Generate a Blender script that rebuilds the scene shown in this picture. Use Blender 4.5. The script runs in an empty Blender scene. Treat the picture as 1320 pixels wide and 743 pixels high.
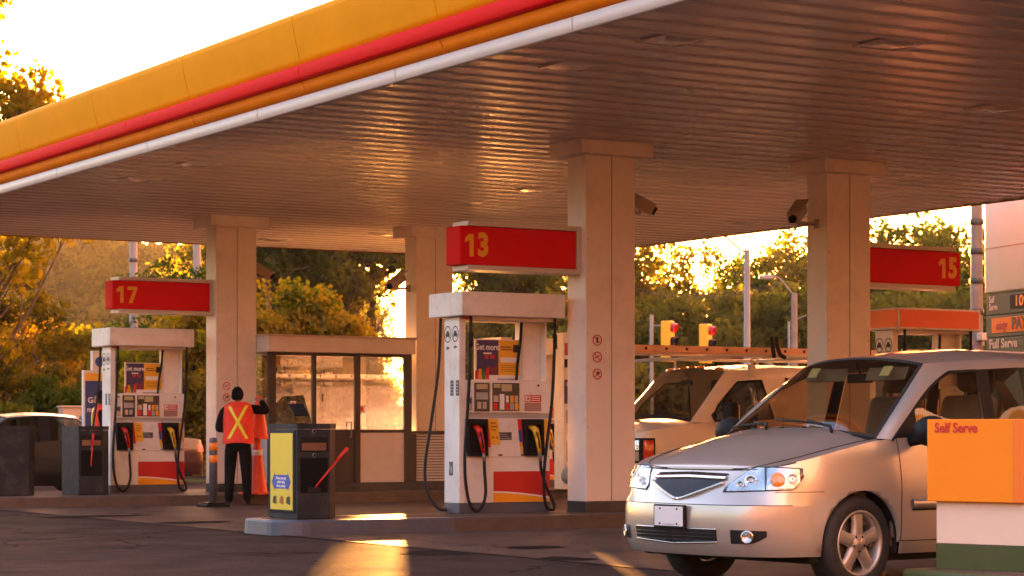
import bpy, bmesh, math, random
import numpy as np
from mathutils import Vector, Matrix
R = math.radians
rnd = random.Random(7)
scn = bpy.context.scene
COL = scn.collection

# ---------------------------------------------------------------- camera frame helpers
# x runs along the pump islands (away to the right), y along the canopy's long side (away to the left)
YAW = R(31.0); FPX = 2909.0; CX, HY, CAMH = 660.0, 558.0, 1.1
SA, CA = math.sin(YAW), math.cos(YAW)
def at(px, d, z=0.0):
    """plan position seen at photo column px, d metres deep"""
    s = (px - CX) / FPX * d
    return Vector((d * SA + s * CA, d * CA - s * SA, z))
def x_on(px, Y):
    t = (px - CX) / FPX
    d = Y / (CA - SA * t)
    return d * (SA + CA * t)

# ---------------------------------------------------------------- materials
def mat(name, col, rough=0.5, metal=0.0, var=0.12, vscale=3.0, bump=0.0, bscale=60.0, coat=0.0, spec=0.5, dirt=None, emit=None):
    m = bpy.data.materials.new(name); m.use_nodes = True
    nt = m.node_tree; n = nt.nodes; l = nt.links
    p = n['Principled BSDF']
    p.inputs['Roughness'].default_value = rough
    p.inputs['Metallic'].default_value = metal
    p.inputs['Coat Weight'].default_value = coat
    p.inputs['Coat Roughness'].default_value = 0.05
    p.inputs['Specular IOR Level'].default_value = spec
    tc = n.new('ShaderNodeTexCoord')
    if var > 0:
        no = n.new('ShaderNodeTexNoise'); no.inputs['Scale'].default_value = vscale; no.inputs['Detail'].default_value = 6
        no.inputs['Roughness'].default_value = 0.65
        l.new(tc.outputs['Object'], no.inputs['Vector'])
        mx = n.new('ShaderNodeMix'); mx.data_type = 'RGBA'
        a = [max(0, c * (1 - var)) for c in col]; b = [min(1, c * (1 + var)) for c in col]
        mx.inputs[6].default_value = (*a, 1); mx.inputs[7].default_value = (*b, 1)
        mr = n.new('ShaderNodeMapRange'); mr.inputs[1].default_value = 0.3; mr.inputs[2].default_value = 0.7
        l.new(no.outputs['Fac'], mr.inputs[0]); l.new(mr.outputs[0], mx.inputs[0])
        out = mx.outputs[2]
        if dirt:
            n2 = n.new('ShaderNodeTexNoise'); n2.inputs['Scale'].default_value = dirt[1]; n2.inputs['Detail'].default_value = 8
            n2.inputs['Roughness'].default_value = 0.7
            l.new(tc.outputs['Object'], n2.inputs['Vector'])
            r2 = n.new('ShaderNodeMapRange'); r2.inputs[1].default_value = 0.5; r2.inputs[2].default_value = 0.72; r2.inputs[4].default_value = dirt[2]
            l.new(n2.outputs['Fac'], r2.inputs[0])
            m2 = n.new('ShaderNodeMix'); m2.data_type = 'RGBA'
            l.new(r2.outputs[0], m2.inputs[0]); l.new(out, m2.inputs[6]); m2.inputs[7].default_value = (*dirt[0], 1)
            out = m2.outputs[2]
        l.new(out, p.inputs['Base Color'])
        rr = n.new('ShaderNodeMapRange'); rr.inputs[3].default_value = max(0.02, rough - 0.07); rr.inputs[4].default_value = min(1, rough + 0.07)
        l.new(no.outputs['Fac'], rr.inputs[0]); l.new(rr.outputs[0], p.inputs['Roughness'])
    else:
        p.inputs['Base Color'].default_value = (*col, 1)
    if bump > 0:
        nb = n.new('ShaderNodeTexNoise'); nb.inputs['Scale'].default_value = bscale; nb.inputs['Detail'].default_value = 4
        l.new(tc.outputs['Object'], nb.inputs['Vector'])
        bp = n.new('ShaderNodeBump'); bp.inputs['Strength'].default_value = bump; bp.inputs['Distance'].default_value = 0.02
        l.new(nb.outputs['Fac'], bp.inputs['Height']); l.new(bp.outputs[0], p.inputs['Normal'])
    if emit:
        p.inputs['Emission Color'].default_value = (*emit[0], 1); p.inputs['Emission Strength'].default_value = emit[1]
    return m

def add_cracks(m, scale, width, amount):
    """thin dark cracks and tar lines running through a ground material"""
    n = m.node_tree.nodes; l = m.node_tree.links; tc = n.new('ShaderNodeTexCoord')
    w_ = n.new('ShaderNodeTexNoise'); w_.inputs['Scale'].default_value = 1.1; w_.inputs['Detail'].default_value = 6; l.new(tc.outputs['Object'], w_.inputs[0])
    ad = n.new('ShaderNodeVectorMath'); ad.operation = 'MULTIPLY_ADD'; ad.inputs[1].default_value = (1.6, 1.6, 0); l.new(w_.outputs['Color'], ad.inputs[0]); l.new(tc.outputs['Object'], ad.inputs[2])
    v = n.new('ShaderNodeTexVoronoi'); v.feature = 'DISTANCE_TO_EDGE'; v.inputs['Scale'].default_value = scale; l.new(ad.outputs[0], v.inputs['Vector'])
    mr = n.new('ShaderNodeMapRange'); mr.inputs[1].default_value = 0.0; mr.inputs[2].default_value = width; mr.inputs[3].default_value = 1 - amount; mr.inputs[4].default_value = 1.0; l.new(v.outputs['Distance'], mr.inputs[0])
    for x in n:
        if x.type in ('BSDF_DIFFUSE', 'BSDF_PRINCIPLED'):
            src = x.inputs[0].links[0].from_socket; mx = n.new('ShaderNodeMix'); mx.data_type = 'RGBA'; mx.blend_type = 'MULTIPLY'; mx.inputs[0].default_value = 1.0
            l.new(src, mx.inputs[6]); l.new(mr.outputs[0], mx.inputs[7]); l.new(mx.outputs[2], x.inputs[0])
def glass(name, tint=(0.9, 0.92, 0.9), refl=0.10, rough=0.02, ior=1.5, wob=0.0):
    m = bpy.data.materials.new(name); m.use_nodes = True
    nt = m.node_tree; n = nt.nodes; l = nt.links; n.clear()
    o = n.new('ShaderNodeOutputMaterial'); t = n.new('ShaderNodeBsdfTransparent'); g = n.new('ShaderNodeBsdfGlossy')
    t.inputs[0].default_value = (*tint, 1); g.inputs['Roughness'].default_value = rough
    fr = n.new('ShaderNodeLayerWeight'); fr.inputs[0].default_value = 0.5
    pw = n.new('ShaderNodeMath'); pw.operation = 'POWER'; pw.inputs[1].default_value = 4.5; l.new(fr.outputs['Facing'], pw.inputs[0])
    ad = n.new('ShaderNodeMath'); ad.operation = 'MULTIPLY_ADD'; ad.use_clamp = True; ad.inputs[1].default_value = 0.8; ad.inputs[2].default_value = refl + (ior - 1) ** 2 / (ior + 1) ** 2
    l.new(pw.outputs[0], ad.inputs[0])
    mx = n.new('ShaderNodeMixShader'); l.new(ad.outputs[0], mx.inputs[0]); l.new(t.outputs[0], mx.inputs[1]); l.new(g.outputs[0], mx.inputs[2])
    if wob:
        tc = n.new('ShaderNodeTexCoord'); nb = n.new('ShaderNodeTexNoise'); nb.inputs['Scale'].default_value = 1.3
        l.new(tc.outputs['Object'], nb.inputs['Vector']); bp = n.new('ShaderNodeBump'); bp.inputs['Strength'].default_value = wob
        bp.inputs['Distance'].default_value = 0.02; l.new(nb.outputs['Fac'], bp.inputs['Height']); l.new(bp.outputs[0], g.inputs['Normal'])
    l.new(mx.outputs[0], o.inputs[0])
    return m

def leafmat(name, cols, trans=0.5, vscale=0.5):
    """leaf: diffuse + translucent, colour drifting from clump to clump and from tree to tree"""
    m = bpy.data.materials.new(name); m.use_nodes = True
    nt = m.node_tree; n = nt.nodes; l = nt.links; n.clear()
    o = n.new('ShaderNodeOutputMaterial'); tc = n.new('ShaderNodeTexCoord')
    no = n.new('ShaderNodeTexNoise'); no.inputs['Scale'].default_value = vscale; no.inputs['Detail'].default_value = 10; no.inputs['Roughness'].default_value = 0.8
    l.new(tc.outputs['Object'], no.inputs['Vector'])
    oi = n.new('ShaderNodeObjectInfo')
    ad = n.new('ShaderNodeMath'); ad.operation = 'MULTIPLY_ADD'; ad.inputs[1].default_value = 0.3; 
    l.new(oi.outputs['Random'], ad.inputs[0]); 
    s2 = n.new('ShaderNodeMath'); s2.operation = 'SUBTRACT'; l.new(no.outputs['Fac'], s2.inputs[0]); s2.inputs[1].default_value = 0.15
    l.new(s2.outputs[0], ad.inputs[2])
    cr = n.new('ShaderNodeValToRGB'); e = cr.color_ramp.elements
    e[0].position = 0.3; e[0].color = (*cols[0], 1); e[1].position = 0.7; e[1].color = (*cols[-1], 1)
    for i, c in enumerate(cols[1:-1]):
        x = e.new(0.3 + 0.4 * (i + 1) / (len(cols) - 1)); x.color = (*c, 1)
    l.new(ad.outputs[0], cr.inputs[0])
    d = n.new('ShaderNodeBsdfDiffuse'); t = n.new('ShaderNodeBsdfTranslucent'); mx = n.new('ShaderNodeMixShader'); mx.inputs[0].default_value = trans
    hs = n.new('ShaderNodeHueSaturation'); hs.inputs['Saturation'].default_value = 1.15; hs.inputs['Value'].default_value = 1.6
    l.new(cr.outputs[0], hs.inputs['Color']); l.new(hs.outputs[0], t.inputs[0])
    l.new(cr.outputs[0], d.inputs[0]); l.new(d.outputs[0], mx.inputs[1]); l.new(t.outputs[0], mx.inputs[2]); l.new(mx.outputs[0], o.inputs[0])
    return m

M = {}
M['white'] = mat('white_enamel', (0.74, 0.71, 0.67), 0.42, var=0.06, vscale=1.5, dirt=((0.36, 0.30, 0.24), 2.4, 0.5))
M['column'] = mat('column_cladding', (0.72, 0.66, 0.60), 0.5, var=0.05, vscale=1.2, dirt=((0.40, 0.34, 0.28), 1.3, 0.45))
M['soffit'] = mat('soffit_paint', (0.58, 0.535, 0.50), 0.23, var=0.05, vscale=0.8, dirt=((0.3, 0.25, 0.2), 0.9, 0.35))
M['trimwhite'] = mat('trim_white', (0.55, 0.50, 0.44), 0.4, var=0.05, dirt=((0.4, 0.36, 0.3), 1.4, 0.4))
M['yellow'] = mat('canopy_yellow', (0.80, 0.33, 0.002), 0.6, var=0.08, vscale=0.7, spec=0.05)
M['orange'] = mat('canopy_orange', (0.72, 0.19, 0.003), 0.6, var=0.09, vscale=1.2, spec=0.05)
M['red'] = mat('sign_red', (0.66, 0.006, 0.008), 0.6, var=0.05, vscale=1.2, spec=0.05)
M['pumpred'] = mat('pump_red', (0.55, 0.012, 0.012), 0.38, var=0.05, dirt=((0.2, 0.03, 0.02), 3, 0.3))
M['pumpyellow'] = mat('pump_yellow', (0.82, 0.33, 0.008), 0.4, var=0.05)
M['digit'] = mat('digit_yellow', (0.80, 0.36, 0.012), 0.5, var=0.0)
M['dark'] = mat('dark_grey_paint', (0.030, 0.031, 0.037), 0.45, var=0.15, dirt=((0.09, 0.075, 0.06), 3, 0.4))
M['bin'] = mat('bin_grey', (0.022, 0.025, 0.032), 0.65, spec=0.15, var=0.12, dirt=((0.10, 0.085, 0.07), 4, 0.5))
M['binhole'] = mat('bin_hole', (0.006, 0.006, 0.006), 0.8, spec=0.1, var=0.2)
M['plastic'] = mat('black_plastic', (0.010, 0.010, 0.0105), 0.6, spec=0.18, var=0.2)
M['rubber'] = mat('rubber', (0.012, 0.0115, 0.0115), 0.65, spec=0.25, var=0.25, vscale=8)
M['base'] = mat('pump_base_grey', (0.075, 0.085, 0.115), 0.5, var=0.2, dirt=((0.1, 0.07, 0.05), 5, 0.6))
M['chrome'] = mat('chrome', (0.8, 0.8, 0.8), 0.12, 1.0, var=0.0)
M['alloy'] = mat('alloy', (0.46, 0.42, 0.38), 0.42, 0.7, var=0.06)
M['steel'] = mat('galvanised', (0.20, 0.18, 0.16), 0.6, 0.1, var=0.12)
M['lensglass'] = glass('lamp_cover', (0.96, 0.96, 0.96), 0.06)
M['booth_glass'] = glass('booth_glass', (0.95, 0.95, 0.92), 0.36, 0.008, wob=0.015)
M['booth_back'] = glass('booth_back_glass', (0.97, 0.98, 0.96), 0.01)
M['car_glass'] = glass('car_glass', (0.70, 0.62, 0.47), 0.09, ior=1.4)
M['car_glass_dark'] = glass('car_glass_tinted', (0.55, 0.56, 0.52), 0.04)
M['display'] = mat('display_glass', (0.03, 0.03, 0.035), 0.12, var=0.3, vscale=9, spec=0.6)
M['label_dark'] = mat('label_dark', (0.05, 0.05, 0.06), 0.5, var=0.2)
M['label_grey'] = mat('label_grey', (0.35, 0.35, 0.36), 0.5, var=0.1)
M['purple'] = mat('poster_purple', (0.055, 0.035, 0.13), 0.45, var=0.25, vscale=6)
M['posteryellow'] = mat('poster_yellow', (0.80, 0.43, 0.02), 0.45, var=0.08)
M['paper'] = mat('paper_white', (0.78, 0.77, 0.74), 0.6, var=0.04)
M['ink'] = mat('ink_black', (0.02, 0.02, 0.022), 0.6, var=0.0)
M['inkred'] = mat('ink_red', (0.55, 0.02, 0.02), 0.5, var=0.0)
M['navy'] = mat('navy', (0.02, 0.05, 0.22), 0.45, var=0.1)
M['blue'] = mat('sign_blue', (0.01, 0.06, 0.36), 0.45, var=0.05)
M['binyellow'] = mat('bin_panel_yellow', (0.70, 0.52, 0.03), 0.5, var=0.07, vscale=2)
M['green'] = mat('paint_green', (0.055, 0.072, 0.010), 0.5, var=0.2, dirt=((0.06, 0.05, 0.03), 4, 0.6))
M['pageorange'] = mat('self_serve_orange', (0.92, 0.27, 0.004), 0.5, var=0.04, vscale=1.5, spec=0.3)
M['coneorange'] = mat('cone_orange', (0.75, 0.06, 0.008), 0.5, var=0.08)
M['coneorange2'] = mat('band_orange', (0.85, 0.22, 0.01), 0.45, var=0.08)
M['vest'] = mat('vest_orange', (0.80, 0.045, 0.015), 0.75, var=0.12, vscale=9, bump=0.5, bscale=18)
M['vestyellow'] = mat('vest_tape', (0.75, 0.75, 0.03), 0.45, var=0.1)
M['cloth'] = mat('black_cloth', (0.007, 0.0065, 0.007), 0.9, spec=0.1, var=0.3, vscale=10, bump=0.6, bscale=14)
M['trousers'] = mat('dark_trousers', (0.007, 0.0065, 0.007), 0.9, spec=0.1, var=0.3, vscale=10, bump=0.6, bscale=12)
M['skin'] = mat('skin', (0.36, 0.18, 0.11), 0.55, var=0.1)
M['hair'] = mat('hair', (0.006, 0.005, 0.005), 0.8, spec=0.1, var=0.3, vscale=30, bump=0.8, bscale=90)
M['noz_red'] = mat('nozzle_red', (0.60, 0.015, 0.012), 0.4, var=0.08)
M['noz_yellow'] = mat('nozzle_yellow', (0.80, 0.50, 0.02), 0.4, var=0.08)
M['bark'] = mat('bark', (0.075, 0.052, 0.035), 0.9, var=0.35, vscale=6, bump=0.8, bscale=15)
M['wood_pole'] = mat('pole_wood', (0.17, 0.12, 0.085), 0.85, var=0.25, vscale=4)
M['sigyellow'] = mat('signal_yellow', (0.80, 0.42, 0.012), 0.45, var=0.06)
M['frame'] = mat('booth_frame', (0.035, 0.024, 0.020), 0.45, var=0.15)
M['panel'] = mat('booth_panel', (0.62, 0.56, 0.51), 0.5, var=0.05, dirt=((0.4, 0.33, 0.28), 2.0, 0.3))
M['fibre'] = mat('ladder_orange', (0.78, 0.47, 0.29), 0.5, var=0.15, vscale=5)
M['alu'] = mat('ladder_alu', (0.6, 0.58, 0.54), 0.38, 0.9, var=0.1)
M['lampred'] = mat('lamp_red', (0.55, 0.02, 0.01), 0.15, var=0.1, coat=1)
M['lampamber'] = mat('lamp_amber', (0.85, 0.26, 0.01), 0.2, var=0.1, coat=1)
M['lit_red'] = mat('lit_red_lens', (0.5, 0.01, 0.01), 0.3, var=0, emit=((1, 0.05, 0.03), 0.12))
M['reflector'] = mat('lamp_reflector', (0.60, 0.585, 0.56), 0.2, 0.9, var=0.05, bump=0.6, bscale=14)
M['silver'] = mat('champagne_silver', (0.53, 0.475, 0.41), 0.30, 0.55, var=0.03, vscale=1.0, coat=0.9)
M['vanwhite'] = mat('van_white', (0.74, 0.71, 0.67), 0.3, 0.0, var=0.04, coat=0.6)
M['blackpaint'] = mat('black_car_paint', (0.006, 0.006, 0.007), 0.3, 0.0, var=0.1, coat=0.2)
M['maroon'] = mat('maroon_car_paint', (0.05, 0.012, 0.014), 0.25, 0.2, var=0.1, coat=1.0)
M['interior'] = mat('car_interior', (0.12, 0.10, 0.085), 0.7, var=0.2)
M['seat'] = mat('car_seat', (0.24, 0.20, 0.165), 0.85, var=0.2)
M['under'] = mat('car_underside', (0.010, 0.010, 0.010), 0.8, var=0.2)
M['grille'] = mat('grille_black', (0.012, 0.012, 0.012), 0.35, var=0.3, vscale=30)
M['plate'] = mat('number_plate', (0.70, 0.70, 0.71), 0.4, var=0.03)
M['pricebox'] = mat('price_green_grey', (0.060, 0.070, 0.045), 0.5, var=0.12)
M['pricewhite'] = mat('price_white', (0.46, 0.62, 0.62), 0.4, var=0.03)
M['led'] = mat('price_digit', (0.45, 0.11, 0.02), 0.4, var=0, emit=((1, 0.25, 0.05), 0.02))
M['beige'] = mat('beige_box', (0.5, 0.38, 0.28), 0.6, var=0.1)

# ---------------------------------------------------------------- mesh builder
class B:
    def __init__(s):
        s.bm = bmesh.new(); s.mats = []
    def mi(s, m):
        m = M[m] if isinstance(m, str) else m
        if m not in s.mats: s.mats.append(m)
        return s.mats.index(m)
    def face(s, pts, m, smooth=False):
        vs = [s.bm.verts.new(p) for p in pts]
        try:
            f = s.bm.faces.new(vs); f.material_index = s.mi(m); f.smooth = smooth; return f
        except ValueError: return None
    def box(s, a, b, m, bev=0.0, rot=None, seg=2):
        a, b = [min(x, y) for x, y in zip(a, b)], [max(x, y) for x, y in zip(a, b)]
        t = bmesh.new()
        bmesh.ops.create_cube(t, size=1.0)
        c = [(x + y) / 2 for x, y in zip(a, b)]; d = [y - x for x, y in zip(a, b)]
        for v in t.verts: v.co = Vector((v.co.x * d[0], v.co.y * d[1], v.co.z * d[2]))
        if bev > 0:
            bmesh.ops.bevel(t, geom=list(t.edges), offset=min(bev, min(d) * 0.45), segments=seg, affect='EDGES', profile=0.5)
        mt = Matrix.Translation(c)
        if rot is not None: mt = mt @ rot
        s.merge(t, m, mt)
    def merge(s, t, m, mt=None, smooth=False):
        k = s.mi(m); mp = {}
        for v in t.verts: mp[v] = s.bm.verts.new(mt @ v.co if mt else v.co)
        for f in t.faces:
            try:
                g = s.bm.faces.new([mp[v] for v in f.verts]); g.material_index = k; g.smooth = smooth
            except ValueError: pass
        t.free()
    def tube(s, pts, r, m, n=8, cap=True, smooth=True):
        pts = [Vector(p) for p in pts]
        rs = r if isinstance(r, (list, tuple)) else [r] * len(pts)
        rings = []; up = None
        for i, p in enumerate(pts):
            t = (pts[min(i + 1, len(pts) - 1)] - pts[max(i - 1, 0)])
            if t.length < 1e-9: t = Vector((0, 0, 1))
            t.normalize()
            if up is None:
                up = Vector((0, 0, 1)) if abs(t.z) < 0.9 else Vector((1, 0, 0))
            a = t.cross(up)
            if a.length < 1e-6: a = t.orthogonal()
            a.normalize(); b = a.cross(t).normalized(); up = b
            rings.append([s.bm.verts.new(p + (a * math.cos(k * 2 * math.pi / n) + b * math.sin(k * 2 * math.pi / n)) * rs[i]) for k in range(n)])
        k = s.mi(m)
        for i in range(len(rings) - 1):
            for j in range(n):
                f = s.bm.faces.new([rings[i][j], rings[i][(j + 1) % n], rings[i + 1][(j + 1) % n], rings[i + 1][j]])
                f.material_index = k; f.smooth = smooth
        if cap:
            for rg in (rings[0][::-1], rings[-1]):
                f = s.bm.faces.new(rg); f.material_index = k
    def lathe(s, prof, m, n=24, mt=None, smooth=True, ang=2 * math.pi):
        """prof: list of (radius, height) about z"""
        k = s.mi(m); rings = []
        full = abs(ang - 2 * math.pi) < 1e-6
        cnt = n if full else n + 1
        for r, h in prof:
            rings.append([s.bm.verts.new((mt @ Vector((r * math.cos(i * ang / n), r * math.sin(i * ang / n), h))) if mt else
                          (r * math.cos(i * ang / n), r * math.sin(i * ang / n), h)) for i in range(cnt)])
        for i in range(len(rings) - 1):
            for j in range(n):
                j2 = (j + 1) % cnt
                try:
                    f = s.bm.faces.new([rings[i][j], rings[i][j2], rings[i + 1][j2], rings[i + 1][j]]); f.material_index = k; f.smooth = smooth
                except ValueError: pass
    def prism(s, poly, h, m, mt=None, smooth=False):
        """2d polygon extruded by h along local z"""
        k = s.mi(m)
        f_ = (lambda p: mt @ Vector(p)) if mt else Vector
        lo = [s.bm.verts.new(f_((x, y, 0))) for x, y in poly]; hi = [s.bm.verts.new(f_((x, y, h))) for x, y in poly]
        for q in (lo[::-1], hi):
            f = s.bm.faces.new(q); f.material_index = k
        for i in range(len(poly)):
            j = (i + 1) % len(poly)
            f = s.bm.faces.new([lo[i], lo[j], hi[j], hi[i]]); f.material_index = k; f.smooth = smooth
    def grid(s, rows, m, smooth=True, mfun=None):
        """rows of points -> quads"""
        k = s.mi(m)
        vs = [[s.bm.verts.new(p) for p in r] for r in rows]
        for i in range(len(vs) - 1):
            for j in range(len(vs[i]) - 1):
                q = [vs[i][j], vs[i][j + 1], vs[i + 1][j + 1], vs[i + 1][j]]
                try:
                    f = s.bm.faces.new(q); f.smooth = smooth; f.material_index = s.mi(mfun(i, j)) if mfun else k
                except ValueError: pass
    def text(s, txt, size, m, mt, ext=0.0015, bold=0.012, align='LEFT', sx=1.0, shear=0.0):
        c = bpy.data.curves.new('lettering', 'FONT'); c.body = txt; c.size = size; c.extrude = ext; c.offset = bold * size
        c.align_x = align; c.align_y = 'CENTER'; c.resolution_u = 3; c.shear = shear
        o = bpy.data.objects.new('lettering', c); COL.objects.link(o)
        dg = bpy.context.evaluated_depsgraph_get(); me = bpy.data.meshes.new_from_object(o.evaluated_get(dg))
        t = bmesh.new(); t.from_mesh(me)
        s.merge(t, m, mt @ Matrix.Diagonal((sx, 1, 1, 1)))
        bpy.data.objects.remove(o); bpy.data.curves.remove(c); bpy.data.meshes.remove(me)
    def obj(s, name, parent=None, loc=None, weld=0.0, recalc=True):
        if weld: bmesh.ops.remove_doubles(s.bm, verts=list(s.bm.verts), dist=weld)
        if recalc: bmesh.ops.recalc_face_normals(s.bm, faces=list(s.bm.faces))
        me = bpy.data.meshes.new(name); s.bm.to_mesh(me); s.bm.free()
        for m in s.mats: me.materials.append(m)
        o = bpy.data.objects.new(name, me); COL.objects.link(o)
        if parent: o.parent = parent
        if loc: o.location = loc
        return o

def FY(x, y, z):      # text matrix on a face looking to -y
    return Matrix(((1, 0, 0, x), (0, 0, -1, y), (0, 1, 0, z), (0, 0, 0, 1)))
def FX(x, y, z):      # text matrix on a face looking to -x
    return Matrix(((0, 0, -1, x), (-1, 0, 0, y), (0, 1, 0, z), (0, 0, 0, 1)))

def tag(o, label, cat, group=None, kind=None):
    o['label'] = label; o['category'] = cat
    if group: o['group'] = group
    o['kind'] = kind or 'thing'
    return o
def thing(name, label, cat, loc=(0, 0, 0), rz=0.0, group=None, kind=None):
    o = bpy.data.objects.new(name, None); COL.objects.link(o); o.location = loc; o.rotation_euler = (0, 0, rz); o.empty_display_size = 0.2
    return tag(o, label, cat, group, kind)
def struct(o, kind='structure', label=None):
    o['kind'] = kind
    if label: o['label'] = label
    return o
def dup(root, loc, rz=0.0, label=None, scale=None):
    r = root.copy(); COL.objects.link(r); r.location = loc; r.rotation_euler = (0, 0, rz)
    if label: r['label'] = label
    if scale: r.scale = scale
    for ch in root.children:
        c = ch.copy(); COL.objects.link(c); c.parent = r
        for g in ch.children:
            e = g.copy(); COL.objects.link(e); e.parent = c
    return r
def pchip(xs, ys):
    xs = np.array(xs, float); ys = np.array(ys, float); h = np.diff(xs); dl = np.diff(ys) / h
    d = np.zeros_like(ys)
    for i in range(1, len(xs) - 1):
        if dl[i - 1] * dl[i] > 0:
            w1 = 2 * h[i] + h[i - 1]; w2 = h[i] + 2 * h[i - 1]; d[i] = (w1 + w2) / (w1 / dl[i - 1] + w2 / dl[i])
    d[0] = dl[0]; d[-1] = dl[-1]
    def f(x):
        x = min(max(x, xs[0]), xs[-1]); i = min(int(np.searchsorted(xs, x, 'right')) - 1, len(h) - 1)
        t = (x - xs[i]) / h[i]; t2 = t * t; t3 = t2 * t
        return float((2 * t3 - 3 * t2 + 1) * ys[i] + (t3 - 2 * t2 + t) * h[i] * d[i] + (-2 * t3 + 3 * t2) * ys[i + 1] + (t3 - t2) * h[i] * d[i + 1])
    return f
def bez(pts, n=20):
    """Catmull-Rom through pts"""
    P = [Vector(p) for p in pts]; P = [P[0] * 2 - P[1]] + P + [P[-1] * 2 - P[-2]]; out = []
    for i in range(1, len(P) - 2):
        for k in range(n):
            t = k / n; a, b, c, d = P[i - 1], P[i], P[i + 1], P[i + 2]
            out.append(0.5 * ((2 * b) + (c - a) * t + (2 * a - 5 * b + 4 * c - d) * t * t + (3 * b - a - 3 * c + d) * t ** 3))
    out.append(P[-2]); return out
HAZE = 0.00015
# ---------------------------------------------------------------- camera, light, sky
cam = bpy.data.cameras.new('camera'); co = bpy.data.objects.new('camera', cam); COL.objects.link(co)
co.location = (0, 0, CAMH); co.rotation_euler = (R(90), 0, -YAW)
cam.lens = FPX / 1320 * 36; cam.sensor_width = 36; cam.shift_y = (HY - 371.5) / 1320
cam.clip_end = 3000; cam.clip_start = 0.1
cam.dof.use_dof = True; cam.dof.focus_distance = 20.5; cam.dof.aperture_fstop = 5.6
scn.camera = co

SUN_AZ = YAW - R(2.7)        # clockwise from +y: a little left of the view axis
SUN_EL = R(5.2)
sl = bpy.data.lights.new('sun', 'SUN'); sl.energy = 5.0; sl.angle = R(0.6); sl.color = (1.0, 0.38, 0.085)
so = bpy.data.objects.new('sun', sl); COL.objects.link(so)
sd = Vector((math.sin(SUN_AZ) * math.cos(SUN_EL), math.cos(SUN_AZ) * math.cos(SUN_EL), math.sin(SUN_EL)))
so.rotation_euler = sd.to_track_quat('Z', 'Y').to_euler(); so.location = sd * 60

w = bpy.data.worlds.new('World'); scn.world = w; w.use_nodes = True
nt = w.node_tree; bg = nt.nodes['Background']
sky = nt.nodes.new('ShaderNodeTexSky'); sky.sky_type = 'NISHITA'; sky.sun_disc = False
sky.sun_elevation = SUN_EL; sky.sun_rotation = SUN_AZ; sky.air_density = 1.2; sky.dust_density = 4.0; sky.ozone_density = 1.0
mx = nt.nodes.new('ShaderNodeMix'); mx.data_type = 'RGBA'; mx.blend_type = 'MULTIPLY'; mx.inputs[0].default_value = 1.0
# dusk sky: afterglow tint towards the right and behind, paler towards the left
tcw = nt.nodes.new('ShaderNodeTexCoord'); dt = nt.nodes.new('ShaderNodeVectorMath'); dt.operation = 'DOT_PRODUCT'
dt.inputs[1].default_value = (0.80, -0.60, 0.0); nt.links.new(tcw.outputs['Generated'], dt.inputs[0])
mrw = nt.nodes.new('ShaderNodeMapRange'); mrw.interpolation_type = 'SMOOTHSTEP'; mrw.inputs[1].default_value = -0.55; mrw.inputs[2].default_value = 0.85
nt.links.new(dt.outputs['Value'], mrw.inputs[0])
tin = nt.nodes.new('ShaderNodeMix'); tin.data_type = 'RGBA'; nt.links.new(mrw.outputs[0], tin.inputs[0])
tin.inputs[6].default_value = (0.56, 0.63, 0.86, 1); tin.inputs[7].default_value = (2.70, 0.90, 0.44, 1)
nt.links.new(tin.outputs[2], mx.inputs[7])
nt.links.new(sky.outputs[0], mx.inputs[6]); nt.links.new(mx.outputs[2], bg.inputs[0]); bg.inputs[1].default_value = 0.10

scn.view_settings.view_transform = 'Standard'; scn.view_settings.look = 'None'
scn.view_settings.exposure = 4.45; scn.view_settings.gamma = 1
scn.cycles.use_denoising = True
scn.cycles.max_bounces = 10; scn.cycles.transparent_max_bounces = 24; scn.cycles.diffuse_bounces = 5
scn.cycles.sample_clamp_indirect = 6.0
scn.cycles.caustics_reflective = False; scn.cycles.caustics_refractive = False

# ---------------------------------------------------------------- evening haze round the whole scene
hz = bpy.data.materials.new('haze'); hz.use_nodes = True; hn = hz.node_tree.nodes; hn.clear()
ho = hn.new('ShaderNodeOutputMaterial'); hv = hn.new('ShaderNodeVolumePrincipled'); hz.node_tree.links.new(hv.outputs[0], ho.inputs['Volume'])
hv.inputs['Color'].default_value = (0.93, 0.84, 0.70, 1); hv.inputs['Density'].default_value = HAZE; hv.inputs['Anisotropy'].default_value = 0.3
bmz = bmesh.new(); bmesh.ops.create_cube(bmz, size=1.0)
for v_ in bmz.verts: v_.co = Vector((v_.co.x * 800 + 50, v_.co.y * 800 + 50, v_.co.z * 46 + 21.5))
mz = bpy.data.meshes.new('haze'); bmz.to_mesh(mz); bmz.free(); mz.materials.append(hz)
oz = bpy.data.objects.new('haze', mz); COL.objects.link(oz); oz['kind'] = 'stuff'; oz['label'] = 'warm evening haze'

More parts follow.
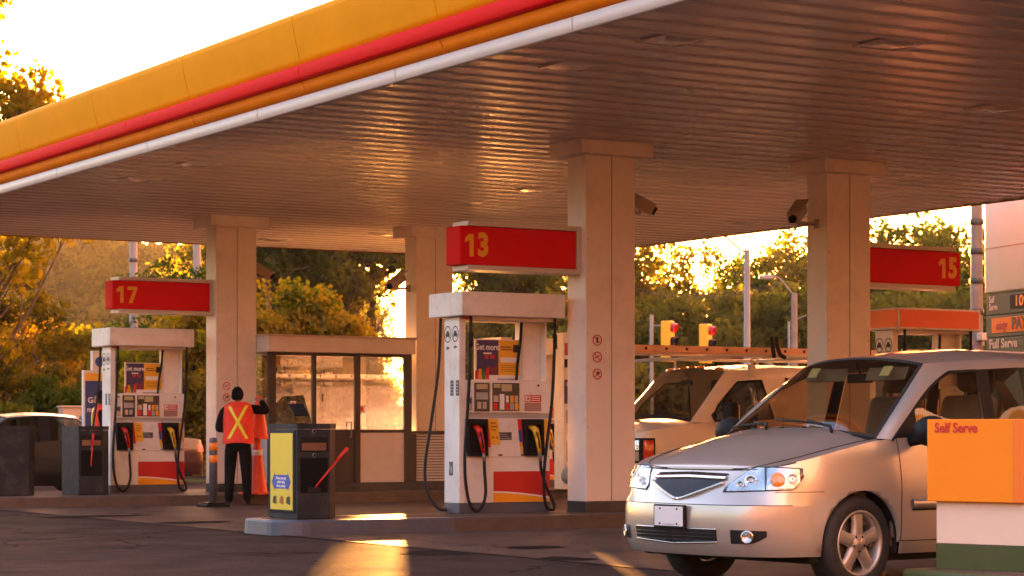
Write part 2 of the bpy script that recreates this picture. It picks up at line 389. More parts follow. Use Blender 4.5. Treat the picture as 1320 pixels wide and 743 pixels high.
# ---------------------------------------------------------------- ground
def ground_mat(name, c0, c1, rough, scale, bump, bscale, stain=None, spec=0.3, sheen=0.12):
    m = bpy.data.materials.new(name); m.use_nodes = True; n = m.node_tree.nodes; l = m.node_tree.links; p = n['Principled BSDF']; p.inputs['Specular IOR Level'].default_value = spec
    tc = n.new('ShaderNodeTexCoord')
    a = n.new('ShaderNodeTexNoise'); a.inputs['Scale'].default_value = scale; a.inputs['Detail'].default_value = 9; a.inputs['Roughness'].default_value = 0.7
    f = n.new('ShaderNodeTexNoise'); f.inputs['Scale'].default_value = 55; f.inputs['Detail'].default_value = 3
    l.new(tc.outputs['Object'], a.inputs[0]); l.new(tc.outputs['Object'], f.inputs[0])
    ad = n.new('ShaderNodeMath'); ad.operation = 'MULTIPLY_ADD'; ad.inputs[1].default_value = 0.5; l.new(f.outputs['Fac'], ad.inputs[0])
    h = n.new('ShaderNodeMath'); h.operation = 'MULTIPLY'; h.inputs[1].default_value = 0.5; l.new(a.outputs['Fac'], h.inputs[0]); l.new(h.outputs[0], ad.inputs[2])
    cr = n.new('ShaderNodeValToRGB'); e = cr.color_ramp.elements; e[0].position = 0.39; e[0].color = (*c0, 1); e[1].position = 0.61; e[1].color = (*c1, 1)
    l.new(ad.outputs[0], cr.inputs[0]); out = cr.outputs[0]
    if stain:
        s = n.new('ShaderNodeTexNoise'); s.inputs['Scale'].default_value = 0.55; s.inputs['Detail'].default_value = 7; s.inputs['Roughness'].default_value = 0.62
        l.new(tc.outputs['Object'], s.inputs[0]); mr = n.new('ShaderNodeMapRange'); mr.inputs[1].default_value = 0.52; mr.inputs[2].default_value = 0.66; mr.inputs[4].default_value = 0.9
        l.new(s.outputs['Fac'], mr.inputs[0]); mx = n.new('ShaderNodeMix'); mx.data_type = 'RGBA'; l.new(mr.outputs[0], mx.inputs[0]); l.new(out, mx.inputs[6]); mx.inputs[7].default_value = (*stain, 1); out = mx.outputs[2]
    l.new(out, p.inputs['Base Color'])
    rr = n.new('ShaderNodeMapRange'); rr.inputs[3].default_value = rough - 0.1; rr.inputs[4].default_value = rough + 0.1; l.new(a.outputs['Fac'], rr.inputs[0]); l.new(rr.outputs[0], p.inputs['Roughness'])
    b = n.new('ShaderNodeBump'); b.inputs['Strength'].default_value = bump; b.inputs['Distance'].default_value = 0.01
    fb = n.new('ShaderNodeTexNoise'); fb.inputs['Scale'].default_value = bscale; fb.inputs['Detail'].default_value = 5; l.new(tc.outputs['Object'], fb.inputs[0])
    l.new(fb.outputs['Fac'], b.inputs['Height']); l.new(b.outputs[0], p.inputs['Normal'])
    # rough stone shadows itself at grazing angles: mostly diffuse, little sheen
    df = n.new('ShaderNodeBsdfDiffuse'); df.inputs['Roughness'].default_value = 0.6; l.new(out, df.inputs[0]); l.new(b.outputs[0], df.inputs['Normal'])
    mxs = n.new('ShaderNodeMixShader'); mxs.inputs[0].default_value = sheen; l.new(df.outputs[0], mxs.inputs[1]); l.new(p.outputs[0], mxs.inputs[2])
    l.new(mxs.outputs[0], n['Material Output'].inputs[0])
    return m
M['asphalt'] = ground_mat('asphalt', (0.020, 0.015, 0.013), (0.068, 0.050, 0.043), 0.70, 1.2, 0.55, 90, (0.035, 0.030, 0.028))
M['concrete'] = ground_mat('concrete_pad', (0.060, 0.042, 0.033), (0.12, 0.083, 0.064), 0.5, 0.9, 0.35, 60, (0.06, 0.045, 0.038))
add_cracks(M['asphalt'], 0.22, 0.006, 0.75); add_cracks(M['concrete'], 0.16, 0.004, 0.6)
M['grass'] = ground_mat('grass', (0.035, 0.05, 0.012), (0.075, 0.085, 0.025), 0.9, 0.6, 0.8, 20)
M['kerbblue'] = mat('kerb_blue_grey', (0.060, 0.072, 0.105), 0.5, var=0.2, vscale=5, dirt=((0.10, 0.075, 0.06), 3.5, 0.7), bump=0.3)
M['kerbbrown'] = mat('kerb_worn', (0.085, 0.058, 0.045), 0.65, var=0.25, vscale=5, dirt=((0.06, 0.045, 0.035), 3.5, 0.7), bump=0.4)
M['islandtop'] = ground_mat('island_top', (0.07, 0.052, 0.042), (0.14, 0.105, 0.085), 0.5, 1.5, 0.35, 60, (0.06, 0.046, 0.038))

b = B(); b.face([(-330, -330, 0), (430, -330, 0), (430, 430, 0), (-330, 430, 0)], 'asphalt'); struct(b.obj('ground', recalc=False), label='dark worn asphalt forecourt')
b = B(); b.face([(10.3, -6, 0.004), (24.5, -6, 0.004), (24.5, 39.0, 0.004), (10.3, 39.0, 0.004)], 'concrete'); struct(b.obj('pavement', recalc=False), label='concrete pad under the canopy')
M['joint'] = mat('joint_filler', (.016, .012, .010), .8, var=.3, spec=.2)
def joint(x0, y0, x1, y1, w):
    d = Vector((x1 - x0, y1 - y0, 0)); n = Vector((-d.y, d.x, 0)).normalized() * w / 2; k = 24
    b = B(); pts = [Vector((x0, y0, .008)) + d * (i / k) + n * rnd.uniform(-.3, .3) for i in range(k + 1)]
    b.grid([[p - n * rnd.uniform(.7, 1.2) for p in pts], [p + n * rnd.uniform(.7, 1.2) for p in pts]], 'joint', False); struct(b.obj('pavement_joint', recalc=False), label='dark filled joint in the concrete pad')
M['patch'] = ground_mat('asphalt_patch', (0.012, 0.009, 0.008), (0.034, 0.025, 0.022), 0.7, 1.6, 0.6, 90)
def blot(cx, cy, rx, ry, z, m, nm, lb, n=26, seed=1):
    q = random.Random(seed); b = B(); ph = [q.uniform(0, 6.28) for _ in range(4)]
    b.face([(cx + rx * math.cos(t) * (1 + .18 * math.sin(2 * t + ph[0]) + .12 * math.sin(5 * t + ph[1])), cy + ry * math.sin(t) * (1 + .15 * math.sin(3 * t + ph[2]) + .1 * math.sin(6 * t + ph[3])), z) for t in [6.2832 * k / n for k in range(n)]], m); struct(b.obj(nm, recalc=False), label=lb)
for k, (px, d, rx, ry) in enumerate(((690, 21.5, .35, .22), (560, 20.6, .28, .4), (250, 27.5, .5, .3), (470, 29.0, .5, .35), (120, 29.5, .7, .3), (730, 19.6, .2, .3))):
    p = at(px, d); blot(p.x, p.y, rx, ry, .0095 if p.x > 10.3 else .005, 'patch', 'pavement_stain', 'dark oil stain on the forecourt', seed=k)
joint(10.3, 2, 10.3, 38.9, .035)
for yy in (10.2, 14.6, 19.0, 25.6, 29.8): joint(10.32, yy, 24.4, yy, .022)
for xx in (14.6, 19.1): joint(xx, 12.0, xx, 21.6, .022)
v = Vector((SA, CA, 0)); r_ = Vector((CA, -SA, 0))
b = B(); p = [v * 50 - r_ * 250, v * 50 + r_ * 250, v * 330 + r_ * 160, v * 330 - r_ * 220]
b.face([(q.x, q.y, 0.004) for q in p], 'grass'); struct(b.obj('lawn', recalc=False), label='grass verge beyond the forecourt')
b = B(); p = [v * 53 - r_ * 200, v * 53 + r_ * 200, v * 62 + r_ * 200, v * 62 - r_ * 200]
b.face([(q.x, q.y, 0.008) for q in p], 'asphalt'); struct(b.obj('road', recalc=False), label='road beyond the forecourt')
for off in (57.3, 57.6):
    b = B(); p = [v * off - r_ * 200, v * off + r_ * 200, v * (off + .12) + r_ * 200, v * (off + .12) - r_ * 200]
    b.face([(q.x, q.y, 0.012) for q in p], 'posteryellow'); struct(b.obj('road_marking', recalc=False), label='yellow road centre line')

def island(x0, x1, y0, y1, h, xblue, mb='kerbblue', r=0.35):
    """raised kerbed island with rounded ends: kerb ring and top"""
    def outline(o):
        pts = []; a0, a1, c0, c1 = x0 + o, x1 - o, y0 + o, y1 - o; rr = max(0.02, r - o)
        for cx, cy, st in ((a0 + rr, c0 + rr, 180), (a1 - rr, c0 + rr, 270), (a1 - rr, c1 - rr, 0), (a0 + rr, c1 - rr, 90)):
            for k in range(7): pts.append((cx + rr * math.cos(R(st + 15 * k)), cy + rr * math.sin(R(st + 15 * k))))
        return pts
    ring = [(outline(0), 0.0), (outline(0.008), h - 0.02), (outline(0.028), h), (outline(0.16), h + 0.001)]
    # extra cut so the paint can end at xblue
    b = B()
    N = len(ring[0][0])
    for i in range(len(ring) - 1):
        (A, za), (Bq, zb) = ring[i], ring[i + 1]
        for j in range(N):
            k = (j + 1) % N
            seg = [(A[j], A[k], Bq[j], Bq[k])]
            if (A[j][0] - xblue) * (A[k][0] - xblue) < 0:
                t = (xblue - A[j][0]) / (A[k][0] - A[j][0]); t2 = (xblue - Bq[j][0]) / (Bq[k][0] - Bq[j][0])
                ma = (xblue, A[j][1]); mb_ = (xblue, Bq[j][1]); seg = [(A[j], ma, Bq[j], mb_), (ma, A[k], mb_, Bq[k])]
            for a1, a2, b1, b2 in seg:
                b.face([(*a1, za), (*a2, za), (*b2, zb), (*b1, zb)], mb if (a1[0] + a2[0]) / 2 < xblue else 'kerbbrown')
    b.face([(x, y, h + 0.001) for x, y in outline(0.16)], 'islandtop')
    return b.obj('traffic_island', weld=0.0005)
IH = 0.16
struct(island(10.22, 24.0, 21.78, 22.98, IH, 12.35), label='raised kerbed pump island with a blue grey painted end')
struct(island(9.6, 24.0, 31.75, 34.9, IH, 9.0), label='raised kerbed island under the booth and pump 17')
# ---------------------------------------------------------------- canopy
CX0, CX1, CY0, CY1, CZ = 10.33, 23.4, 6.6, 38.0, 4.54
def build_canopy():
    root = thing('canopy', 'large flat petrol station canopy with a yellow and red edge over the pumps', 'canopy', ((CX0 + CX1) / 2, (CY0 + CY1) / 2, 0))
    off = -Vector(root.location)
    # soffit: long metal pans running across the canopy, each with a rolled joint
    b = B(); y = CY0 + 0.02; W = 0.4064; k = 0
    prof = [(0.0, 0.0), (0.17, -0.001), (0.345, 0.0), (0.352, -0.008), (0.362, -0.016), (0.380, -0.019), (0.395, -0.014), (0.402, -0.007), (0.4064, 0.0)]
    N = 34
    while y < CY1 - 0.02:
        rows = []
        ph = rnd.uniform(0, 6); am = rnd.uniform(0.0008, 0.003)
        for i in range(N + 1):
            x = CX0 + 0.02 + (CX1 - CX0 - 0.04) * i / N
            wv = am * math.sin(x * 1.15 + ph) + 0.0008 * math.sin(x * 3.7 + ph * 2)
            rows.append([Vector((x, min(y + u, CY1 - 0.02), CZ + h + (wv if 0 < q < len(prof) - 2 else 0))) + off for q, (u, h) in enumerate(prof)])
        b.grid(rows, 'soffit', False); y += W; k += 1
    b.obj('soffit', root, recalc=False)
    b = B(); b.box(Vector((CX0 + 0.03, CY0 + 0.03, CZ + 0.05)) + off, Vector((CX1 - 0.03, CY1 - 0.03, CZ + 0.6)) + off, 'under'); b.obj('roof', root)
    # near long edge: trim, orange underside band, red bullnose, yellow panels leaning out at the top
    def strip(name, prof, m, L0, L1, joints=None, gap=0.012, ax='y', sgn=1, base=CX0):
        b = B(); y0 = L0; cuts = []
        while y0 < L1: cuts.append(y0); y0 += joints or (L1 - L0)
        cuts.append(L1)
        for a, c in zip(cuts[:-1], cuts[1:]):
            rows = []
            for yy in (a + gap / 2, c - gap / 2):
                rows.append([(Vector((base + sgn * px, yy, pz)) if ax == 'y' else Vector((yy, base + sgn * px, pz))) + off for px, pz in prof])
            b.grid(rows, m)
            for rw in rows: b.face(rw, m)
        o = b.obj(name, root); return o
    trim = [(0.03, CZ + 0.10), (0.0, CZ + 0.10), (-0.012, CZ + 0.09), (-0.012, CZ - 0.025), (0.0, CZ - 0.035), (0.03, CZ - 0.035)]
    oran = [(0.03, CZ + 0.10), (-0.02, CZ + 0.112), (-0.075, CZ + 0.225), (0.03, CZ + 0.225)]
    redp = [(0.03, CZ + 0.228), (-0.085, CZ + 0.228), (-0.120, CZ + 0.236), (-0.134, CZ + 0.262), (-0.136, CZ + 0.36), (-0.125, CZ + 0.388), (-0.095, CZ + 0.396), (0.03, CZ + 0.396)]
    yel = [(0.10, CZ + 0.395), (-0.085, CZ + 0.395)] + [(-0.085 - 0.105 * (t ** 1.3) - 0.02 * math.sin(math.pi * t), CZ + 0.395 + 0.50 * t) for t in (0.15, 0.3, 0.45, 0.6, 0.75, 0.9, 1.0)] + [(-0.16, CZ + 0.925), (0.10, CZ + 0.93)]
    for prof, nm, m, j in ((trim, 'edge_trim', 'trimwhite', 3.2), (oran, 'underside_band', 'orange', 2.95), (redp, 'red_band', 'red', 4.9), (yel, 'fascia', 'yellow', 2.95)):
        strip(nm, prof, m, CY0 - 0.02, CY1 + 0.02, j, 0.016)
        strip(nm, prof, m, CY0 - 0.02, CY1 + 0.02, j, 0.009, sgn=-1, base=CX1)
    rev = {'edge_trim': 'trimwhite'}
    for base, sg in ((CY1, -1), (CY0, 1)):
        strip('edge_trim', [(0.03, CZ + 0.10), (-0.012, CZ + 0.10), (-0.012, CZ - 0.03), (0.03, CZ - 0.03)], 'orange', CX0 + 0.04, CX1 - 0.04, None, 0.0, 'x', sg, base)
        strip('fascia', [(0.03, CZ + 0.103), (-0.03, CZ + 0.112), (-0.15, CZ + 0.395), (-0.20, CZ + 0.9), (0.03, CZ + 0.93)], 'red', CX0 - 0.1, CX1 + 0.1, None, 0.0, 'x', sg, base)
    # recessed square lamps
    for px, py in ((880, 47), (745, 82), (685, 245), (612, 259), (965, 285), (1268, 141), (185, 229), (250, 212), (355, 308), (1130, 60), (500, 300)):
        d = (CZ - CAMH) * FPX / (HY - py); p = at(px, d, CZ)
        p.y = CY0 + 0.02 + (round((p.y - CY0 - 0.02 - 0.2) / W)) * W + 0.2
        b = B(); s = 0.24
        for a0, a1, c0, c1 in ((-s, s, -s, -s + .035), (-s, s, s - .035, s), (-s, -s + .035, -s + .036, s - .036), (s - .035, s, -s + .036, s - .036)):
            b.box(Vector((p.x + a0, p.y + c0, CZ - 0.022)) + off, Vector((p.x + a1, p.y + c1, CZ - 0.002)) + off, 'trimwhite', 0.004)
        f = b.obj('light_fitting', root)
        b = B(); rows = []
        for i in range(7):
            rows.append([Vector((p.x + (i / 3 - 1) * (s - .036), p.y + (j / 3 - 1) * (s - .036), CZ - 0.018 - 0.022 * (1 - ((i / 3 - 1) ** 4)) * (1 - ((j / 3 - 1) ** 4)))) + off for j in range(7)])
        b.grid(rows, 'lampdiff'); b.obj('diffuser', f)
M['fitting'] = mat('fitting_frame', (0.16, 0.13, 0.11), 0.45, var=0.1)
M['lampdiff'] = mat('lamp_diffuser', (0.50, 0.48, 0.42), 0.12, var=0.2, vscale=8, spec=0.7)
build_canopy()

# ---------------------------------------------------------------- columns
def ring_sign(b, p, r, kind):
    """red ring with a slash and a black glyph, on a face looking to -y"""
    mt = FY(*p)
    n = 22
    for a, c in ((r * 0.80, r),):
        for k in range(n):
            t0, t1 = 2 * math.pi * k / n, 2 * math.pi * (k + 1) / n
            b.face([mt @ Vector((c * math.cos(t0), c * math.sin(t0), .002)), mt @ Vector((c * math.cos(t1), c * math.sin(t1), .002)),
                    mt @ Vector((a * math.cos(t1), a * math.sin(t1), .002)), mt @ Vector((a * math.cos(t0), a * math.sin(t0), .002))], 'inkred')
    def bar(x0, y0, x1, y1, w, m, z):
        d = Vector((x1 - x0, y1 - y0, 0)).normalized() * w; q = Vector((-d.y, d.x, 0))
        b.face([mt @ (Vector((x0, y0, z)) + q), mt @ (Vector((x0, y0, z)) - q), mt @ (Vector((x1, y1, z)) - q), mt @ (Vector((x1, y1, z)) + q)], m)
    if kind == 'phone':
        bar(0, -.5 * r, 0, .5 * r, .2 * r, 'ink', .002); bar(.12 * r, .4 * r, .12 * r, .68 * r, .05 * r, 'ink', .002)
    elif kind == 'smoke':
        bar(-.55 * r, -.2 * r, .5 * r, .28 * r, .08 * r, 'ink', .002); bar(-.5 * r, .45 * r, .5 * r, -.45 * r, .06 * r, 'ink', .0025)
    else:
        bar(-.5 * r, -.5 * r, .15 * r, .15 * r, .08 * r, 'ink', .002)
        for k in range(6): bar(.2 * r, .2 * r, .2 * r + .32 * r * math.cos(k * 1.05), .2 * r + .32 * r * math.sin(k * 1.05), .09 * r, 'ink', .002)
    bar(-.58 * r, .58 * r, .58 * r, -.58 * r, .07 * r, 'inkred', .003)
CW, CD = 0.70, 0.40
def column(cx, cy, label, stickers, seam=True):
    root = thing('canopy_column', label, 'column', (cx, cy, IH))
    H = CZ - IH
    b = B(); b.box((-CW / 2, -CD / 2, 0.13), (CW / 2, CD / 2, H - 0.17), 'column', 0.008)
    b.box((-0.012 + .02, -CD / 2 - 0.004, 0.14), (0.001 + .02, -CD / 2 + 0.01, H - 0.18), 'colseam')
    for k in range(3):
        for sx in (-1, 1): b.box((sx * (CW / 2 - .03) - .006, -CD / 2 - .003, 1.0 + k * 1.1), (sx * (CW / 2 - .03) + .006, -CD / 2 + .01, 1.012 + k * 1.1), 'steel')
    b.obj('shaft', root)
    b = B(); b.box((-CW / 2 - 0.155, -CD / 2 - 0.155, H - 0.175), (CW / 2 + 0.155, CD / 2 + 0.155, H + 0.02), 'column', 0.006); b.obj('cap', root)
    b = B(); b.box((-CW / 2 - 0.004, -CD / 2 - 0.004, 0.0), (CW / 2 + 0.004, CD / 2 + 0.004, 0.128), 'dark', 0.004); b.obj('base_band', root)
    for x, z, kd in stickers:
        b = B(); ring_sign(b, (x, -CD / 2 - 0.003, z), 0.066, kd); b.obj('prohibition_sticker', root, recalc=False)
    return root
M['colseam'] = mat('column_seam', (0.32, 0.29, 0.26), 0.6, var=0.1)
CXA, CXB, CYA, CYB = 14.74, 18.35, 22.47, 33.25
column(CXA, CYA, 'square white canopy column with three red stickers beside pump 13', [(-0.19, 2.03, 'phone'), (-0.19, 1.83, 'smoke'), (-0.19, 1.63, 'flame')])
column(CXA, CYB, 'square white canopy column behind the attendant in the orange vest', [(-0.17, 1.68, 'smoke'), (-0.17, 1.50, 'flame')])
column(CXB, CYA, 'square canopy column behind the silver minivan holding the sign numbered 15', [])
column(CXB, CYB, 'square canopy column standing behind the right end of the glazed booth', [])

# ---------------------------------------------------------------- number signs on the columns
def digits(b, txt, size, m, x, y, z, right=False):
    """bold sign digits on a face looking to -y; x is the near end of the number"""
    w = size * .50; x0 = x - (w * len(txt) - size * .06 if right else 0)
    for k, ch in enumerate(txt):
        xx = x0 + k * w
        if ch == '1':
            h = size * .355; t = size * .15
            b.prism([(.20 * size - t / 2 + .06 * size, -h), (.20 * size + t / 2 + .06 * size, -h), (.20 * size + t / 2 + .06 * size, h), (.20 * size - t / 2 + .03 * size, h), (.02 * size, h - .13 * size), (.02 * size, h - .26 * size), (.20 * size - t / 2 + .06 * size, h - .20 * size)], .0016, m, FY(xx, y, z))
        elif ch == '7':
            h = size * .355
            b.prism([(.02 * size, h), (.46 * size, h), (.46 * size, h - .12 * size), (.24 * size, -h), (.07 * size, -h), (.29 * size, h - .145 * size), (.02 * size, h - .145 * size)], .0016, m, FY(xx, y, z))
        else: b.text(ch, size, m, FY(xx - .02 * size, y, z), bold=.045, sx=.84)
def number_sign(txt, x0, x1, y, z, label, end):
    """end=-1: free end to the left, +1: free end to the right"""
    L = x1 - x0; root = thing('pump_number_sign', label, 'sign', ((x0 + x1) / 2, y, z), group='red number signs under the canopy')
    D, H = 0.36, 0.56; h = L / 2
    cut = 0.10
    b = B()
    fx0, fx1 = (-h + cut, h - 0.03) if end < 0 else (-h + 0.03, h - cut)
    hx = h if end < 0 else -h
    b.box((-h + (cut if end < 0 else 0), -D / 2, H / 2 - .055), (h - (0 if end < 0 else cut), D / 2, H / 2), 'trimwhite', 0.004)
    b.box((-h + (cut if end < 0 else 0), -D / 2, -H / 2), (h - (0 if end < 0 else cut), D / 2, -H / 2 + .055), 'trimwhite', 0.004)
    b.box((hx, -D / 2 + .001, -H / 2 + .056), (hx + end * .06, D / 2 - .001, H / 2 - .056), 'trimwhite')
    b.obj('frame', root)
    b = B()
    a0, a1 = (-h, h - 0.062) if end < 0 else (-h + 0.062, h)
    b.box((a0, -D / 2 + .012, -H / 2 + .058), (a1, D / 2 - .012, H / 2 - .058), 'red', 0.02)
    if end < 0: digits(b, txt, .36, 'digit', -h + .06, -D / 2 + .0115, 0)
    else: digits(b, txt, .36, 'digit', h - .05, -D / 2 + .0115, 0, True)
    b.obj('number_panel', root)
    return root
number_sign('13', 12.75, 14.388, 22.54, 3.245, 'red number sign reading 13 above the pump in the middle', -1)
number_sign('17', 12.70, 14.388, 33.32, 3.245, 'red number sign reading 17 above the pump beside the dark bins', -1)
number_sign('15', 18.702, 20.32, 22.54, 3.245, 'red number sign reading 15 on the column behind the minivan', 1)

# ---------------------------------------------------------------- pumps
def car_icon(b, x, y, z, r):
    mt = FX(x, y, z); n = 20
    for k in range(n):
        t0, t1 = 2 * math.pi * k / n, 2 * math.pi * (k + 1) / n
        b.face([mt @ Vector((q * math.cos(t), q * math.sin(t) * 1.25, .002)) for q, t in ((r, t0), (r, t1), (r * .86, t1), (r * .86, t0))], 'ink')
    for pl in ([(-.6, -.35), (.6, -.35), (.6, .1), (-.6, .1)], [(-.42, .1), (.42, .1), (.3, .5), (-.3, .5)]):
        b.face([mt @ Vector((a * r, c * r, .002)) for a, c in pl], 'ink')
    for s in (-1, 1): b.face([mt @ Vector((a * r, c * r, .002)) for a, c in ((s * .35, -.55), (s * .6, -.55), (s * .6, -.36), (s * .35, -.36))], 'ink')
    yy = -2.0 * r
    b.face([mt @ Vector((a * r, yy + c * r, .002)) for a, c in ((-.5, 0), (0, .35), (0, .12), (.55, .12), (.55, -.12), (0, -.12), (0, -.35))], 'ink')
def nozzle(root, x, y, z, m, hose_pts):
    b = B()
    # handle body slanting down out of the boot, guard and trigger
    b.tube([(x - .015, y + .09, z + .10), (x - .012, y + .02, z + .10), (x, y - .045, z + .06), (x + .012, y - .06, z - .02)], [.030, .038, .040, .036], m, 10)
    b.tube([(x + .012, y - .06, z - .01), (x + .035, y - .055, z - .10), (x + .055, y - .05, z - .205)], [.034, .030, .024], m, 10)
    b.tube([(x - .012, y - .085, z + .04), (x + .0, y - .115, z - .05), (x + .03, y - .09, z - .15)], .009, 'plastic', 6)
    n_ = b.obj('nozzle', root)
    b = B(); b.tube([(x + .055, y - .05, z - .2), (x + .064, y - .05, z - .30)], .021, 'steel', 8); b.obj('swivel', n_)
    b = B(); b.tube(bez([(x + .064, y - .05, z - .295)] + hose_pts, 8), .019, 'rubber', 8); b.obj('hose', root)
def poster(b, x0, x1, z0, z1, y, txt=True):
    xm = x0 + (x1 - x0) * .50; e = .004
    b.box((x0 - .02, y + .001, z0 - .08), (x1 + .02, y + .03, z1 + .012), 'paper')
    b.box((x0, y - e, z0), (xm, y, z1), 'purple'); b.box((xm + .001, y - e, z0), (x1, y, z1), 'posteryellow')
    h = z1 - z0; w = xm - x0
    # red car shapes / mountain in the purple half
    for k, (cx, cz, s) in enumerate(((.45, .52, .09), (.72, .52, .09))):
        b.box((x0 + w * (cx - s), y - .006, z0 + h * (cz - .05)), (x0 + w * (cx + s), y - .0045, z0 + h * (cz + .05)), 'inkred', .002)
    b.prism([(x0 + .01, z0 + .005), (x0 + w * .55, z0 + h * .26), (x0 + w * .8, z0 + h * .2), (x0 + w - .01, z0 + h * .38), (x0 + w - .01, z0 + .005)], .0015, 'posterred', Matrix(((1, 0, 0, 0), (0, 0, -1, y - .0045), (0, 1, 0, 0), (0, 0, 0, 1))))
    b.text('Get more!', .098, 'paper', FY((x0 + xm) / 2, y - .005, z1 - .085), align='CENTER', sx=.82, bold=.02)
    b.box((x0 + w * .3, y - .006, z1 - .165), (x0 + w * .68, y - .0045, z1 - .147), 'paper')
    for k, (a, c, zz) in enumerate(((.10, .58, .075), (.10, .66, .105))): b.box((xm + w * a, y - .006, z1 - zz - .012), (xm + w * c, y - .0045, z1 - zz + .006), 'inkbrown')
    b.box((xm + w * .68, y - .006, z1 - .14), (xm + w * .92, y - .0045, z1 - .05), 'ink')
    b.box((xm + w * .08, y - .006, z1 - .26), (xm + w * .94, y - .0045, z1 - .20), 'paper')
    for k in range(4): b.box((xm + w * .1, y - .006, z1 - .30 - k * .022), (xm + w * (.9 - .1 * (k % 2)), y - .0045, z1 - .294 - k * .022), 'inkbrown')
    for k, c in enumerate(('noz_red', 'digit', 'greenbar', 'noz_red')): b.box((x0 - .03 + k * .05, y - .02, z0 - .05), (x0 + .008 + k * .05, y - .008, z0 + .05 + .02 * (k % 2)), c, .004)
    b.box((x0 + w * .95, y - .006, z0 - .065), (x1 - .05, y - .0005, z0 - .04), 'label_grey')
M['posterred'] = mat('poster_red_hills', (0.22, 0.03, 0.05), .5, var=.3, vscale=20)
M['inkbrown'] = mat('ink_brown', (.28, .12, .02), .5, var=0)
M['greenbar'] = mat('bar_green', (.05, .16, .10), .5, var=0)
def build_pump(label, loc):
    root = thing('fuel_pump', label, 'fuel pump', loc, group='white fuel pumps')
    HW, HD = 0.62, 0.175
    b = B(); b.box((-HW, -HD, 0), (HW, HD, .118), 'base', .006); b.obj('plinth', root)
    # end pillar with car icons
    b = B(); b.box((-HW, -HD - .003, .12), (-HW + .085, HD, 2.285), 'white', .006)
    for k in (0, 1):
        car_icon(b, -HW - .001, HD - .085 - k * .18, 2.09, .080 - .004 * k)
    for k in (0, 1):
        b.box((-HW - .003, .03 - k * .13, 1.37), (-HW + .01, .03 - k * .13 - .075, 1.55), 'label_dark', .002)
        for q in range(4): b.box((-HW - .004, .02 - k * .13, 1.40 + q * .035), (-HW + .01, .03 - k * .13 - .065, 1.41 + q * .035), 'label_grey')
    b.box((-HW - .003, .06, .44), (-HW + .01, -.03, .60), 'label_dark', .002)
    b.box((-HW - .004, .05, .50), (-HW + .01, .035, .58), 'label_grey'); b.box((-HW - .004, .02, .47), (-HW + .01, -.01, .55), 'label_grey')
    b.obj('side_panel', root)
    b = B(); b.box((HW - .31, -HD + .12, 1.56), (HW - .05, HD - .06, 2.285), 'white', .006); b.box((HW - .05 + .001, -HD + .02, 1.56), (HW - .03, HD - .1, 2.285), 'white', .004); b.obj('pillar', root)
    # header
    b = B(); b.box((-HW - .10, -HD - .24, 2.29), (HW + .07, HD + .2, 2.57), 'white', .012); b.box((-HW + .1, -HD - .12, 2.25), (HW - .02, HD + .1, 2.289), 'panel', .004)
    b.box((-HW + .02, -HD - .05, 2.262), (HW - .3, -HD - .02, 2.285), 'pumpred')
    b.obj('header', root)
    # cabinet: lower, recessed ledge, display head
    b = B(); b.box((-HW + .088, -HD, .121), (HW, HD, 1.105), 'white', .006)
    b.box((-HW + .088, -HD + .03, 1.107), (HW, HD, 1.168), 'white'); b.box((-HW + .088, -HD + .028, 1.112), (HW - .002, -HD + .031, 1.16), 'label_grey')
    b.box((-HW + .088, -HD, 1.17), (HW, HD, 1.555), 'white', .006)
    b.box((-HW + .089, -HD - .0015, .652), (HW - .001, -HD + .004, .658), 'colseam')
    for k in range(4): b.box((-.40 + k * .31, -HD - .003, .668), (-.345 + k * .31, -HD + .01, .686), 'ink')
    for x in (-.48, .46): b.lathe([(0.0, -.003), (.014, -.003), (.016, .004)], 'ink', 10, FY(x, -HD - .001, 1.50) @ Matrix.Rotation(math.pi, 4, 'X'))
    b.obj('cabinet', root)
    # skirt panel
    b = B(); x0, x1 = -.16, HW - .001
    zt = .485; y = -HD
    n = 16; cz = lambda t: .235 - .075 * t ** 1.7
    X = lambda t: x0 + (x1 - x0) * t
    for k in range(n):
        t0, t1 = k / n, (k + 1) / n
        b.face([(X(t0), y - .004, cz(t0) + .018), (X(t1), y - .004, cz(t1) + .018), (X(t1), y - .004, zt), (X(t0), y - .004, zt)], 'pumpred')
        b.face([(X(t0), y - .004, cz(t0)), (X(t1), y - .004, cz(t1)), (X(t1), y - .004, cz(t1) + .018), (X(t0), y - .004, cz(t0) + .018)], 'paper')
        b.face([(X(t0), y - .004, .125), (X(t1), y - .004, .125), (X(t1), y - .004, cz(t1)), (X(t0), y - .004, cz(t0))], 'pumpyellow')
    b.obj('skirt_panel', root)
    # displays
    def disp(x0, x1, z0, z1, rows):
        b = B(); b.box((x0 - .012, -HD - .012, z0 - .012), (x1 + .012, -HD + .01, z1 + .012), 'white', .004); b.box((x0, -HD - .015, z0), (x1, -HD + .005, z1), 'display', .003)
        for a, c, e, g, m in rows: b.box((x0 + (x1 - x0) * a, -HD - .017, z0 + (z1 - z0) * e), (x0 + (x1 - x0) * c, -HD - .0145, z0 + (z1 - z0) * g), m)
        return b.obj('display', root)
    disp(-.425, -.215, 1.185, 1.525, [(.15, .85, .78, .95, 'lcd'), (.12, .88, .42, .66, 'label_grey'), (.2, .45, .1, .34, 'beige'), (.55, .8, .1, .34, 'label_grey')])
